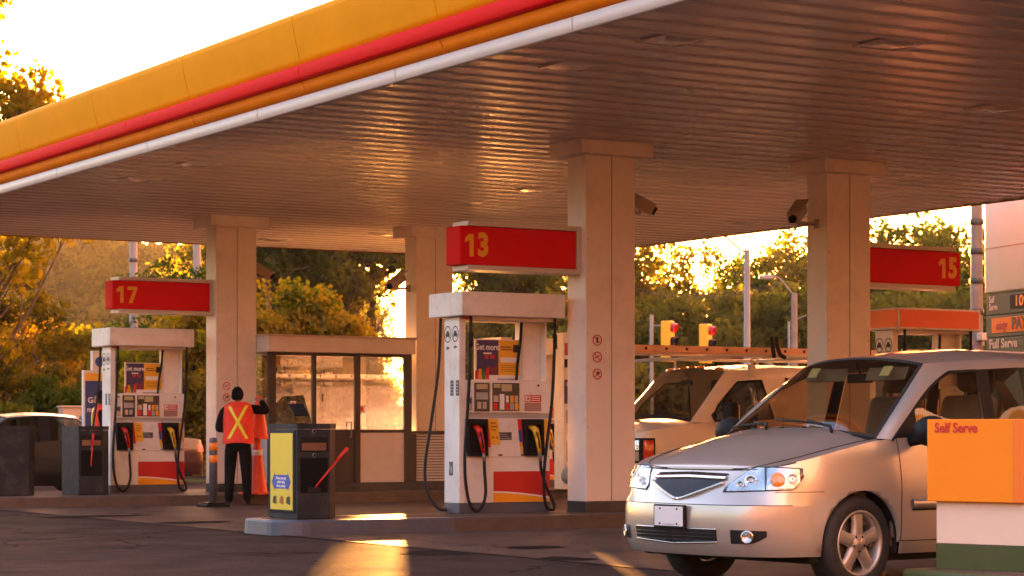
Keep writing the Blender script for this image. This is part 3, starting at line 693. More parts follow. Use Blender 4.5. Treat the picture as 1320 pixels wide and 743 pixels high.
    disp(-.18, .19, 1.195, 1.525, [(.05, .3, .82, .96, 'lcd'), (.34, .72, .70, .95, 'lcd'), (.04, .22, .32, .55, 'beige'), (.27, .44, .05, .60, 'paper'), (.5, .6, .3, .55, 'paper'), (.66, .78, .3, .55, 'digit'), (.82, .95, .3, .55, 'beige'),
         (.04, .2, .04, .28, 'noz_red'), (.48, .62, .04, .28, 'noz_red'), (.65, .8, .04, .28, 'label_grey'), (.83, .96, .04, .28, 'pumpyellow')])
    b = B(); b.box((.27, -HD - .004, 1.30), (.50, -HD + .005, 1.385), 'inkred', .001); b.box((.28, -HD - .005, 1.31), (.345, -HD, 1.375), 'paper'); b.text('A', .06, 'inkred', FY(.297, -HD - .0055, 1.342), bold=.04)
    for q in range(3): b.box((.36, -HD - .005, 1.318 + q * .022), (.48, -HD, 1.326 + q * .022), 'paper')
    b.box((.27, -HD - .004, 1.195), (.50, -HD + .005, 1.292), 'label_red', .001)
    for q in range(3): b.box((.28, -HD - .005, 1.208 + q * .026), (.49, -HD, 1.216 + q * .026), 'label_grey')
    b.obj('notice', root)
    b = B(); b.box((-.525, -HD - .005, 1.20), (-.445, -HD + .005, 1.36), 'label_grey', .002); b.box((-.515, -HD - .007, 1.21), (-.455, -HD, 1.26), 'beige'); b.box((-.515, -HD - .007, 1.28), (-.455, -HD, 1.34), 'label_dark'); b.obj('card_slot', root)
    b = B(); b.box((-.10, -HD - .004, .855), (.09, -HD + .005, .945), 'label_dark', .001)
    for q in range(3): b.box((-.09, -HD - .005, .868 + q * .025), (.08 - .03 * q, -HD, .876 + q * .025), 'label_grey')
    b.obj('notice', root)
    # nozzle boots (slanted black cases), colour flashes
    for x, col, fx in ((-.40, 'noz_red', 1), (.37, 'noz_yellow', -1)):
        b = B(); sk = .045
        pts = [(x - .13 , 1.10), (x + .11, 1.10), (x + .12 , .67), (x - .10, .67)]
        mt = Matrix(((1, 0, 0, 0), (0, 0, -1, -HD), (0, 1, 0, 0), (0, 0, 0, 1)))
        b.prism(pts, .006, 'plastic', mt)
        for a, c in (((x - .13, 1.10), (x - .10, .67)), ((x + .11, 1.10), (x + .12, .67))):
            b.prism([(a[0] - .014, a[1]), (a[0] + .014, a[1]), (c[0] + .014, c[1]), (c[0] - .014, c[1])], .075, 'plastic', mt)
        b.prism([(x - .13, 1.10), (x + .11, 1.10), (x + .108, 1.03), (x - .126, 1.03)], .10, 'plastic', mt)
        b.prism([(x - .10, .70), (x + .12, .70), (x + .12, .668), (x - .10, .668)], .075, 'plastic', mt)
        b.obj('nozzle_boot', root)
        if fx > 0:
            b = B(); b.prism([(x + .125, 1.10), (x + .165, 1.10), (x + .205, .77), (x + .15, .77)], .008, 'noz_red', mt); b.obj('colour_flash', root)
            b = B(); b.prism([(x + .17, 1.10), (x + .30, 1.10), (x + .33, .80), (x + .208, .80)], .006, 'posteryellow', mt)
            for q, wd in enumerate((.07, .085, .06)): b.prism([(x + .20 + q * .006, 1.06 - q * .04), (x + .20 + wd + q * .006, 1.06 - q * .04), (x + .20 + wd + q * .006, 1.045 - q * .04), (x + .20 + q * .006, 1.045 - q * .04)], .0075, 'inkbrown', mt)
            for ox, oz in ((.225, .87), (.275, .87)): b.prism([(x + ox, oz), (x + ox + .025, oz), (x + ox + .025, oz + .025), (x + ox, oz + .025)], .0075, 'inkbrown', mt)
            b.obj('notice', root)
        else:
            b = B(); b.prism([(x - .20, 1.10), (x - .15, 1.10), (x - .125, .78), (x - .165, .78)], .008, 'noz_red', mt)
            b.prism([(x - .19, .97), (x - .152, .97), (x - .14, .83), (x - .17, .83)], .010, 'blue', mt)
            b.prism([(x - .175, .90), (x - .15, .90), (x - .128, .70), (x - .155, .70)], .0085, 'posteryellow', mt); b.obj('colour_flash', root)
            b = B(); b.prism([(x + .14, 1.10), (x + .22, 1.10), (x + .235, .80), (x + .15, .80)], .006, 'posteryellow', mt); b.obj('notice', root)
    hx, hy = -.55, -HD - .16
    nozzle(root, -.405, -HD - .05, .91, 'noz_red', [(-.335, -HD - .10, .48), (-.34, -HD - .13, .22), (-.42, -HD - .15, .055), (-.52, -HD - .16, .05), (-.60, hy, .22), (-.635, hy, .62), (-.585, hy, 1.4), (-.56, hy, 2.0), (-.555, hy, 2.29)])
    nozzle(root, .365, -HD - .05, .91, 'noz_yellow', [(.44, -HD - .10, .50), (.50, -HD - .12, .30), (.585, -HD - .13, .12), (.58, -HD - .15, .035), (.49, -HD - .15, .06), (.44, -HD - .16, .25), (.455, -HD - .16, .62), (.55, hy, 1.3), (.585, hy, 1.9), (.595, hy, 2.29)])
    for k, x in ((0, -.555), (1, .595)):
        b = B(); b.tube([(x, hy, 2.29), (x, hy, 2.10)], .014, 'steel', 8); b.tube([(x, hy, 2.10), (x, hy, 1.93)], .027, 'plastic', 8); b.obj('breakaway_valve', root)
    b = B(); b.tube(bez([(.30, -HD + .12, 2.25), (.27, -HD + .1, 2.0), (.22, -HD + .08, 1.75), (.20, -HD + .07, 1.56)], 6), .018, 'rubber', 8); b.obj('hose', root)
    b = B(); b.tube(bez([(.36, HD - .02, 2.25), (.33, HD + .02, 2.0), (.345, HD + .03, 1.75), (.33, HD, 1.56)], 6), .018, 'rubber', 8); b.obj('hose', root)
    # rear hose hanging outside the end panel
    b = B(); b.tube(bez([(-.60, HD + .12, 2.29), (-.62, HD + .14, 1.7), (-.70, HD + .16, 1.1), (-.79, HD + .16, .55), (-.79, HD + .1, .25), (-.72, HD - .02, .06), (-.64, HD - .10, .035)], 8), .019, 'rubber', 8); b.obj('hose', root)
    b = B(); poster(b, -.30, .29, 1.62, 2.03, -.03); b.obj('advert_panel', root)
    return root
M['lcd'] = mat('lcd_panel', (.42, .38, .22), .35, var=.1)
M['label_red'] = mat('label_faded_red', (.40, .16, .12), .5, var=.1)
PX = 13.46
pump13 = build_pump('white fuel pump under the sign 13 with red and yellow nozzles', (13.585, 22.945, IH))
pump17 = dup(pump13, (13.36, 33.53, IH), 0, 'white fuel pump under the sign 17 beside the dark bins')
pump_b = dup(pump13, (20.40, 33.55, IH), 0, 'white fuel pump seen through the open frame of pump 13')
# pump 15: same kind but with an orange header panel
def pump15():
    r = dup(pump13, (20.12, 22.945, IH), 0, 'fuel pump with an orange header beyond the roof of the minivan')
    for ch in list(r.children):
        if ch.name.startswith('header'): bpy.data.objects.remove(ch)
    HW, HD = .62, .175
    b = B(); b.box((-HW - .10, -HD - .24, 2.29), (HW + .07, HD + .2, 2.57), 'white', .012); b.box((-HW + .1, -HD - .12, 2.25), (HW - .02, HD + .1, 2.289), 'panel', .004)
    b.box((-HW - .075, -HD - .246, 2.315), (HW + .045, -HD - .23, 2.545), 'headerorange', .003)
    b.box((-HW - .106, -HD - .215, 2.315), (-HW - .09, HD + .175, 2.545), 'headerorange2', .003)
    b.obj('header', r)
M['headerorange'] = mat('header_orange_red', (.84, .125, .008), .45, var=.05)
M['headerorange2'] = mat('header_orange', (.86, .20, .010), .45, var=.05)
pump15()

# card terminal post between pump 13 and its column, farther back
p = at(731, 37.6)
root = thing('card_terminal', 'slim white card terminal post with a red panel numbered 1', 'card terminal', (p.x, p.y, IH))
b = B(); b.box((-.16, -.15, 0), (.16, .15, 2.6), 'white', .01); b.obj('post', root)
b = B(); b.box((-.14, -.156, 2.22), (.12, -.145, 2.43), 'pumpred', .002); b.text('1', .19, 'digit', FY(-.045, -.158, 2.325), bold=.05, align='CENTER'); b.obj('number_plate', root)
b = B(); b.box((-.15, -.156, 2.02), (.14, -.145, 2.16), 'display', .002); b.obj('display', root)
b = B(); b.box((-.15, -.156, 1.42), (.14, -.145, 1.82), 'purple', .002); b.text('Get more', .075, 'paper', FY(0, -.158, 1.74), bold=.02, align='CENTER', sx=.8); b.prism([(-.14, 1.43), (-.05, 1.53), (.06, 1.48), (.13, 1.55), (.13, 1.43)], .002, 'posterred', Matrix(((1, 0, 0, 0), (0, 0, -1, -.1565), (0, 1, 0, 0), (0, 0, 0, 1)))); b.obj('poster', root)
b = B(); b.box((-.12, -.158, 1.10), (.13, -.145, 1.32), 'label_grey', .003); b.box((-.02, -.161, 1.13), (.11, -.15, 1.28), 'label_dark', .002); b.obj('card_slot', root)

# ---------------------------------------------------------------- service bins
def build_bin(label, loc, rz=0, panel=True, wiper=True, lid=True, W=.52, D=.73, H=1.04, slots=True):
    root = thing('service_bin', label, 'bin', loc, rz, group='grey service bins on the islands')
    w, d = W / 2, D / 2; c = .13
    poly = [(-w, -d), (w - c, -d), (w, -d + c), (w, d - c), (w - c, d), (-w, d)]
    b = B(); b.prism(poly, H - .075, 'bin', Matrix.Translation((0, 0, .012))); 
    b.prism([(x * 1.02, y * 1.015) for x, y in poly], .058, 'bin', Matrix.Translation((0, 0, H - .060)))
    b.prism([(x * .97, y * .97) for x, y in poly], .012, 'plastic')
    b.obj('body', root)
    if slots:
        b = B(); b.box((-w + .03, -d - .006, .73), (w - c - .02, -d + .02, .90), 'plastic', .004); b.box((-w + .05, -d - .009, .745), (w - c - .045, -d, .83), 'towel', .01); b.obj('towel_slot', root)
        b = B(); b.box((-w + .035, -d - .005, .29), (w - c - .025, -d + .02, .67), 'binhole', .004); b.obj('squeegee_bucket', root)
        b = B(); 
        for zz in (.955, .695): b.lathe([(0, .0), (.022, .0), (.026, .012), (.018, .022)], 'steel', 10, FY(-w + .2, -d + .004, zz))
        b.obj('lock', root)
    if panel:
        b = B(); b.box((-w - .014, -d + .05, .075), (-w + .004, d - .05, H - .075), 'bin', .006); f = b.obj('panel_frame', root)
        b = B(); b.box((-w - .018, -d + .085, .10), (-w - .012, d - .085, H - .105), 'binyellow', .001)
        b.prism([(-.24, 0), (-.165, .10), (-.165, .075), (.165, .075), (.165, .10), (.24, 0), (.165, -.10), (.165, -.075), (-.165, -.075), (-.165, -.10)], .002, 'blue', FX(-w - .0185, 0, .405))
        for k, t in enumerate(('Please pre-pay', 'when using', 'these pumps')): b.text(t, .047, 'paper', FX(-w - .021, 0, .445 - .042 * k), align='CENTER', sx=.92, bold=.01)
        for k in range(3):
            q = FX(-w - .0185, .17 - .17 * k, .205)
            b.prism([(-.045, -.03), (.03, -.045), (.05, .0), (.02, .05), (-.03, .03)], .002, ('ink', 'inkbrown', 'ink')[k], q)
            b.prism([(.03, -.05), (.06, -.045), (.055, .045), (.035, .04)], .0025, ('inkbrown', 'inkred', 'ink')[k], q)
        b.obj('notice_panel', f)
    if lid:
        b = B(); b.box((-.09, -.01, 0), (.09, .01, .20), 'plastic', .004, Matrix.Rotation(R(-52), 4, 'X') @ Matrix.Rotation(R(0), 4, 'Y')); o = b.obj('flap', root, (-.02, .10, H + .05))
    return root
M['towel'] = mat('towel_slot_steel', (.16, .10, .075), .3, .5, var=.2)
bin13 = build_bin('dark grey service bin with a yellow notice panel at the island end', (10.80, 22.40, IH))
def squeegee(loc, label, ang):
    root = thing('squeegee', label, 'squeegee', loc, 0)
    t = Vector((math.sin(ang), -.12, math.cos(ang)))
    b = B(); b.tube([Vector((0, 0, 0)), t * .42], .011, 'noz_red', 8); b.tube([t * .40, t * .58], [.017, .020], 'noz_red', 10); b.obj('handle', root)
    b = B(); b.box((-.08, -.015, -.03), (.08, .015, .02), 'rubber', .004); b.obj('blade', root)
squeegee((10.80 - .06, 22.40 - .36, IH + .33), 'red handled squeegee leaning out of the bin with the yellow panel', R(40))
binA = build_bin('dark grey service bin with a towel slot, next to pump 17', (12.12, 32.72, IH), 0, panel=False, lid=False)
squeegee((12.12 - .07, 32.72 - .35, IH + .35), 'red handled squeegee standing in the bin beside pump 17', R(2))
build_bin('plain dark bin cut by the left edge of the photo', (10.75, 32.75, IH), 0, panel=False, lid=False, W=1.0, D=.60, H=1.04, slots=False)

M['warmlitwhite'] = mat('pedestal_warm_lit', (.80, .62, .46), .5, var=.04)  # white body: the orange light on it is put into this colour
# ---------------------------------------------------------------- self serve pedestal (front right)
root = thing('self_serve_stand', 'white pedestal with an orange Self Serve panel on a green foot', 'pedestal', (*at(1322, 14.75)[:2], .185), R(19))
# local: front face looks to -x, its near corner at the origin
D, W = .66, .62
b = B(); b.box((0, 0, 0), (W, D, .17), 'green', .004); b.obj('foot', root)
b = B(); b.box((.002, .002, .172), (W, D - .002, .50), 'warmlitwhite', .004); b.obj('body', root)
b = B(); b.box((-.05, -.012, .455), (W + .02, D + .04, 1.005), 'pageorange', .006)
b.box((-.053, -.013, .457), (-.03, .065, 1.003), 'headerorange2', .003)
b.text('Self Serve', .090, 'inkred', FX(-.054, D - .02, .945), bold=.022, sx=.90)
b.obj('panel', root)
p = at(1245, 15.2)
b = B()
for k in range(1):
    pass
isl = island(10.0, 24, 10.2, 11.70, .185, 40.0, 'green', .18); struct(isl, label='green painted kerb island under the Self Serve stand')

# ---------------------------------------------------------------- bollard
p = at(275, 33.3)
root = thing('bollard', 'dark grey bollard with two orange bands standing on a square foot', 'bollard', (p.x, p.y, 0))
b = B(); b.box((-.19, -.19, 0), (.19, .19, .05), 'plastic', .015); b.box((-.15, -.15, .05), (.15, .15, .075), 'plastic', .01); b.obj('foot', root)
b = B(); b.lathe([(.0, .075), (.062, .075), (.06, .98), (.055, 1.02), (0, 1.03)], 'base', 20); b.obj('post', root)
for z in (.66, .84):
    b = B(); b.lathe([(.058, z), (.063, z + .002), (.063, z + .108), (.058, z + .11)], 'coneorange2', 20); b.obj('reflective_band', root)
M_ = None

# ---------------------------------------------------------------- cones
def cone(name, label, loc, h, r, collar=True, group=None):
    root = thing(name, label, 'traffic cone', loc, R(20), group)
    b = B(); b.lathe([(r, .03), (r * .97, .05), (.045, h - .03), (.035, h), (.0, h)], 'coneorange', 20); b.obj('cone_body', root)
    b = B(); s = r * 1.22; b.box((-s, -s, 0), (s, s, .035), 'coneorange', .01); b.obj('foot', root)
    if collar:
        k0, k1 = .70, .80; rr = lambda k: r * .97 + (.045 - r * .97) * k
        b = B(); b.lathe([(rr(k0) + .001, .05 + (h - .08) * k0), (rr(k0) + .004, .051 + (h - .08) * k0), (rr(k1) + .004, .05 + (h - .08) * k1)], 'paper', 20); b.obj('reflective_collar', root)
    return root

# ---------------------------------------------------------------- security cameras
def cctv(label, loc, rz, brk):
    root = thing('security_camera', label, 'camera', loc, 0, 'security cameras under the canopy')
    rot = Matrix.Rotation(rz, 4, 'Z') @ Matrix.Rotation(R(28), 4, 'Y')
    b = B(); b.box((-.19, -.075, -.07), (.19, .075, .07), 'camgrey', .012, rot); b.box((-.21, -.085, .072), (.24, .085, .084), 'camgrey', .004, rot); b.obj('housing', root)
    b = B(); b.lathe([(0, 0), (.045, 0), (.05, .02), (.05, -.02)], 'plastic', 14, rot @ Matrix.Translation((.20, 0, 0)) @ Matrix.Rotation(R(90), 4, 'Y')); b.obj('lens', root)
    b = B(); b.tube([Vector((0, 0, -.05)), Vector((0, 0, -.13)), Vector(brk)], .022, 'camgrey', 8); b.box(Vector(brk) - Vector((.02, .05, .06)), Vector(brk) + Vector((.005, .05, .06)), 'camgrey', .004); b.obj('bracket', root)
M['camgrey'] = mat('camera_grey', (.30, .25, .21), .5, var=.1)
cctv('security camera on the right side of the column next to pump 13', (CXA + CW / 2 + .27, CYA + .1, 3.87), R(-35), (-.27, 0, -.05))
cctv('security camera on the left side of the column behind the minivan', (CXB - CW / 2 - .36, CYA - .05, 3.86), R(215), (.36, .05, -.12))
cctv('security camera under the canopy right of the attendant column', (CXA + CW / 2 + .22, CYB + .1, 3.72), R(-35), (-.22, 0, -.05))
cctv('security camera left of the column behind the booth', (CXB - CW / 2 - .30, CYB - .05, 3.62), R(205), (.29, .1, -.10))

# ---------------------------------------------------------------- booth
def build_booth():
    Y0, Y1 = 32.72, 34.45; X0, X1 = x_on(350, Y0), x_on(531, Y0)
    root = thing('booth', 'small glazed cashier booth with dark frames between two columns', 'booth', ((X0 + X1) / 2, (Y0 + Y1) / 2, IH))
    off = -Vector(root.location); Z = lambda py: CAMH + (HY - py) * 36.7 / FPX
    zr0, zr1 = Z(456), Z(435)
    def bx(b, a, c, m, bev=.004): b.box(Vector(a) + off, Vector(c) + off, m, bev)
    def pl(b, a, c, m):
        a, c = Vector(a) + off, Vector(c) + off; b.face([(a.x, a.y, a.z), (c.x, c.y, a.z), (c.x, c.y, c.z), (a.x, a.y, c.z)], m)
    b = B(); bx(b, (X0 - .10, Y0 - .10, zr0), (X1 + .02, Y1 + .1, zr1 - .02), 'panel', .008); bx(b, (X0 - .13, Y0 - .13, zr1 - .02), (X1 + .04, Y1 + .13, zr1 + .012), 'beige', .006); b.obj('roof', root)
    b = B(); bx(b, (X0 - .02, Y0 - .02, IH), (X1 + .02, Y1, IH + .13), 'dark'); bx(b, (X0 + .08, Y0 + .08, IH + .131), (X1 - .08, Y1 - .08, IH + .14), 'interior'); b.obj('base', root)
    xs = [(347, 356), (403, 408), (458, 465), (522, 531)]
    b = B()
    for a, c in xs: bx(b, (x_on(a, Y0), Y0, IH + .131), (x_on(c, Y0), Y0 + .08, zr0 - .001), 'frame')
    for k in (0, 3):
        yb = Y1 - .08; a = [x_on(a_, Y0) for a_, _ in xs][k]; c = [x_on(c_, Y0) for _, c_ in xs][k]; bx(b, (a, yb, IH + .131), (c, Y1, zr0 - .001), 'frame')
    for yy in (Y0 + .85,): 
        bx(b, (X0, yy, IH + .131), (X0 + .07, yy + .07, zr0 - .001), 'frame'); pass
    for i in range(3):
        a, c = x_on(xs[i][1], Y0) + .001, x_on(xs[i + 1][0], Y0) - .001
        bx(b, (a, Y0 + .01, zr0 - .05), (c, Y0 + .07, zr0 - .001), 'frame'); bx(b, (a, Y0 + .01, Z(558)), (c, Y0 + .07, Z(554)), 'frame')
        bx(b, (a, Y1 - .07, zr0 - .05), (c, Y1 - .01, zr0 - .001), 'frame'); bx(b, (a, Y1 - .07, Z(558)), (c, Y1 - .01, Z(554)), 'frame')
    b.obj('window_frame', root)
    for i in range(3):
        a, c = x_on(xs[i][1], Y0) + .001, x_on(xs[i + 1][0], Y0) - .001
        b = B(); sk = .0183 * (c - a) / 2; pl(b, (a, Y0 + .038 + sk, Z(554) + .001), (c, Y0 + .038 - sk, zr0 - .051), 'booth_glass'); b.obj('window_pane', root)
        b = B(); pl(b, (a, Y1 - .038, Z(554) + .001), (c, Y1 - .038, zr0 - .051), 'booth_back'); b.obj('window_pane', root)
        b = B(); m = 'panel' if i != 1 else 'frame'; bx(b, (a, Y0 + .02, IH + .131), (c, Y0 + .06, Z(558) - .001), m); o = b.obj('lower_panel' if i != 1 else 'door_panel', root)
        b = B(); bx(b, (a, Y1 - .06, IH + .131), (c, Y1 - .02, Z(558) - .001), 'panel'); b.obj('lower_panel', root)
    for x in (X0, X1 - .05):
        for a, c in (((Y0 + .081, Y0 + .849), (Y0 + .921, Y1 - .081)) if x == X0 else ((Y0 + .081, Y1 - .081),)):
            b = B(); pl(b, (x + .024, a, Z(554)), (x + .024, c, zr0 - .001), 'booth_back'); b.obj('window_pane', root)
            b = B(); bx(b, (x, a, IH + .131), (x + .05, c, Z(554) - .001), 'panel'); b.obj('lower_panel', root)
    b = B(); xx = x_on(451, Y0); b.tube([Vector((xx, Y0 - .05, 1.02)) + off, Vector((xx, Y0 - .05, 1.28)) + off], .012, 'steel', 8); b.tube([Vector((xx, Y0 - .05, 1.03)) + off, Vector((xx, Y0 + .02, 1.03)) + off], .008, 'steel', 6); b.tube([Vector((xx, Y0 - .05, 1.27)) + off, Vector((xx, Y0 + .02, 1.27)) + off], .008, 'steel', 6); b.obj('door_handle', root)
    # small notice stuck on the middle glass
    for px, py in ((379, 523), (467.5, 528)):
        xx = x_on(px, Y0); b = B(); bx(b, (xx - .05, Y0 + .030, Z(py + 5)), (xx + .05, Y0 + .034, Z(py - 5)), 'paper', 0); bx(b, (xx - .03, Y0 + .0285, Z(py + 2)), (xx + .03, Y0 + .0299, Z(py - 3)), 'inkred', 0); b.obj('notice', root)
    return X1
BX1 = build_booth()
# desk and chair inside the booth are hidden by reflections; a counter shows through the glass
root = thing('counter', 'dark counter inside the glazed booth', 'counter', (16.5, 33.9, IH + .14)); b = B(); b.box((-.9, -.2, .86), (.9, .2, .90), 'beige', .005); b.obj('worktop', root)
b = B(); b.box((-.86, -.16, 0), (.86, .16, .859), 'interior', .005); b.obj('cupboard', root)
# louvred cabinet right of the booth
Yc = 32.78
x0, x1 = BX1 + .03, BX1 + 1.0
root = thing('louvred_cabinet', 'low white louvred cabinet with a dark frame right of the booth', 'cabinet', ((x0 + x1) / 2, Yc + .12, IH))
h = (x1 - x0) / 2; zt = 1.1 + .03 - IH
b = B(); b.box((-h, -.12, 0), (h, .12, .14), 'dark', .004)
for x in (-h, h - .09): b.box((x, -.12, .141), (x + .09, .12, zt - .041), 'frame', .004)
b.box((-h - .01, -.13, zt - .04), (h + .01, .13, zt), 'frame', .004); b.obj('frame', root)
b = B(); n = 17
for k in range(n):
    z0 = .141 + (zt - .185) * k / n; z1 = .141 + (zt - .185) * (k + 1) / n
    b.face([(-h + .091, -.105, z0), (h - .091, -.105, z0), (h - .091, -.085, z1 - .014), (-h + .091, -.085, z1 - .014)], 'panel'); b.face([(-h + .091, -.105, z0), (h - .091, -.105, z0), (h - .091, -.05, z0 - .004), (-h + .091, -.05, z0 - .004)], 'dark'); b.face([(-h + .091, -.085, z1 - .014), (h - .091, -.085, z1 - .014), (h - .091, -.05, z1 - .004), (-h + .091, -.05, z1 - .004)], 'dark')
b.face([(-h + .091, .1, .141), (h - .091, .1, .141), (h - .091, .1, zt - .041), (-h + .091, .1, zt - .041)], 'panel')
b.obj('louvre_panel', root)

# poster stand behind pump 17, and a little beige box farther back
p = at(122, 39.2)
root = thing('poster_stand', 'white framed navy poster with an orange top standing behind pump 17', 'poster stand', (p.x, p.y, IH * 0))
b = B(); b.box((-.22, -.05, 0), (.22, .05, 2.18), 'white', .01); b.box((-.06, -.05, 2.181), (.22, .05, 2.52), 'white', .01); b.prism([(.09 * math.cos(k * .42), .09 * math.sin(k * .42)) for k in range(15)], .004, 'blue', FY(.08, -.05, 2.33)); b.obj('frame', root)
b = B(); b.box((-.19, -.056, .95), (.19, -.045, 2.0), 'navy', .002); b.box((-.19, -.056, 2.001), (.19, -.045, 2.13), 'posteryellow', .002); b.text('Get', .14, 'paper', FY(-.15, -.058, 1.66), bold=.02); b.text('more', .13, 'paper', FY(-.16, -.058, 1.50), bold=.02, sx=.8); b.text('every day', .09, 'paper', FY(-.25, -.058, 1.46), bold=.02) if False else None; b.obj('poster', root)
p = at(90, 47)
root = thing('utility_box', 'small beige utility box beyond the roof of the black car', 'utility box', (p.x, p.y, 0)); b = B(); b.box((-.2, -.15, 0), (.2, .15, 1.62), 'beige', .01); b.box((-.23, -.18, 1.621), (.23, .18, 1.66), 'beige', .01); b.obj('cabinet_body', root)
b = B(); b.box((-.16, -.158, .2), (.16, -.148, 1.5), 'beige', .004); b.obj('hatch', root)

# ---------------------------------------------------------------- price sign (right)
p = at(1272, 36.0)
def price_sign():
    ang = math.atan2(0, 1)
    # its face runs off to the left-away, a little skewed to the view
    root = thing('price_sign', 'tall white fuel price sign with dark green panels and an orange strip', 'price sign', (p.x, p.y, 0), 0)
    d = (Vector((SA, CA, 0)) * math.cos(R(17)) - Vector((CA, -SA, 0)) * math.sin(R(17))).normalized()   # direction away along the face
    az = math.atan2(d.y, d.x) - math.pi / 2; root.rotation_euler = (0, 0, az)
    # local: face looks to -x, far end of the face at y=0, near end at y=-L
    L, T = 3.0, .5; Z = lambda py: CAMH + (HY - py) * 36.0 / FPX
    b = B(); b.box((0, -L, 0), (T, 0, 7.6), 'pricebox', .02); b.obj('cabinet_body', root)
    b = B(); b.box((-.03, -L - .01, Z(380) + .005), (T + .01, .03, 6.1), 'pricewhite', .03); 
    b.box((-.034, -L, Z(322.5)), (0, .032, Z(321)), 'colseam'); b.obj('top_panel', root)
    zs = Z(395)
    b = B(); b.box((-.02, -L + .02, Z(407)), (.01, -.02, Z(383)), 'pricebox', .006)
    b.text('Self', .15, 'paper', FX(-.024, -.12, Z(388)), bold=.025, sx=.78); b.text('Serve', .15, 'paper', FX(-.024, -.12, Z(397.5)), bold=.025, sx=.78); b.obj('price_panel', root)
    b = B(); b.box((-.028, -L + .3, Z(402)), (0, -.78, Z(384)), 'plastic', .004); b.text('109.9', .23, 'led', FX(-.032, -.92, Z(393)), bold=.02, sx=1.25); b.obj('price_display', root)
    b = B(); b.box((-.02, -L + .02, Z(436)), (.01, -.02, Z(409)), 'pricebox', .006); b.box((-.028, -L + .2, Z(431)), (0, -.20, Z(411.5)), 'pageorange', .004)
    b.text('easy', .20, 'inkred', FX(-.032, -.34, Z(422)), bold=.035, shear=.25, sx=1.0); b.text('PAY', .25, 'inkbrown2', FX(-.032, -.84, Z(421)), bold=.045, sx=1.05); b.obj('advert_panel', root)
    b = B(); b.box((-.02, -L + .02, Z(470)), (.01, -.02, Z(437.5)), 'pricebox', .006); b.text('Full Serve', .20, 'paper', FX(-.024, -.12, Z(445)), bold=.03, sx=1.12); b.obj('price_panel', root)
M['inkbrown2'] = mat('ink_maroon', (.12, .02, .02), .5, var=0)
price_sign()
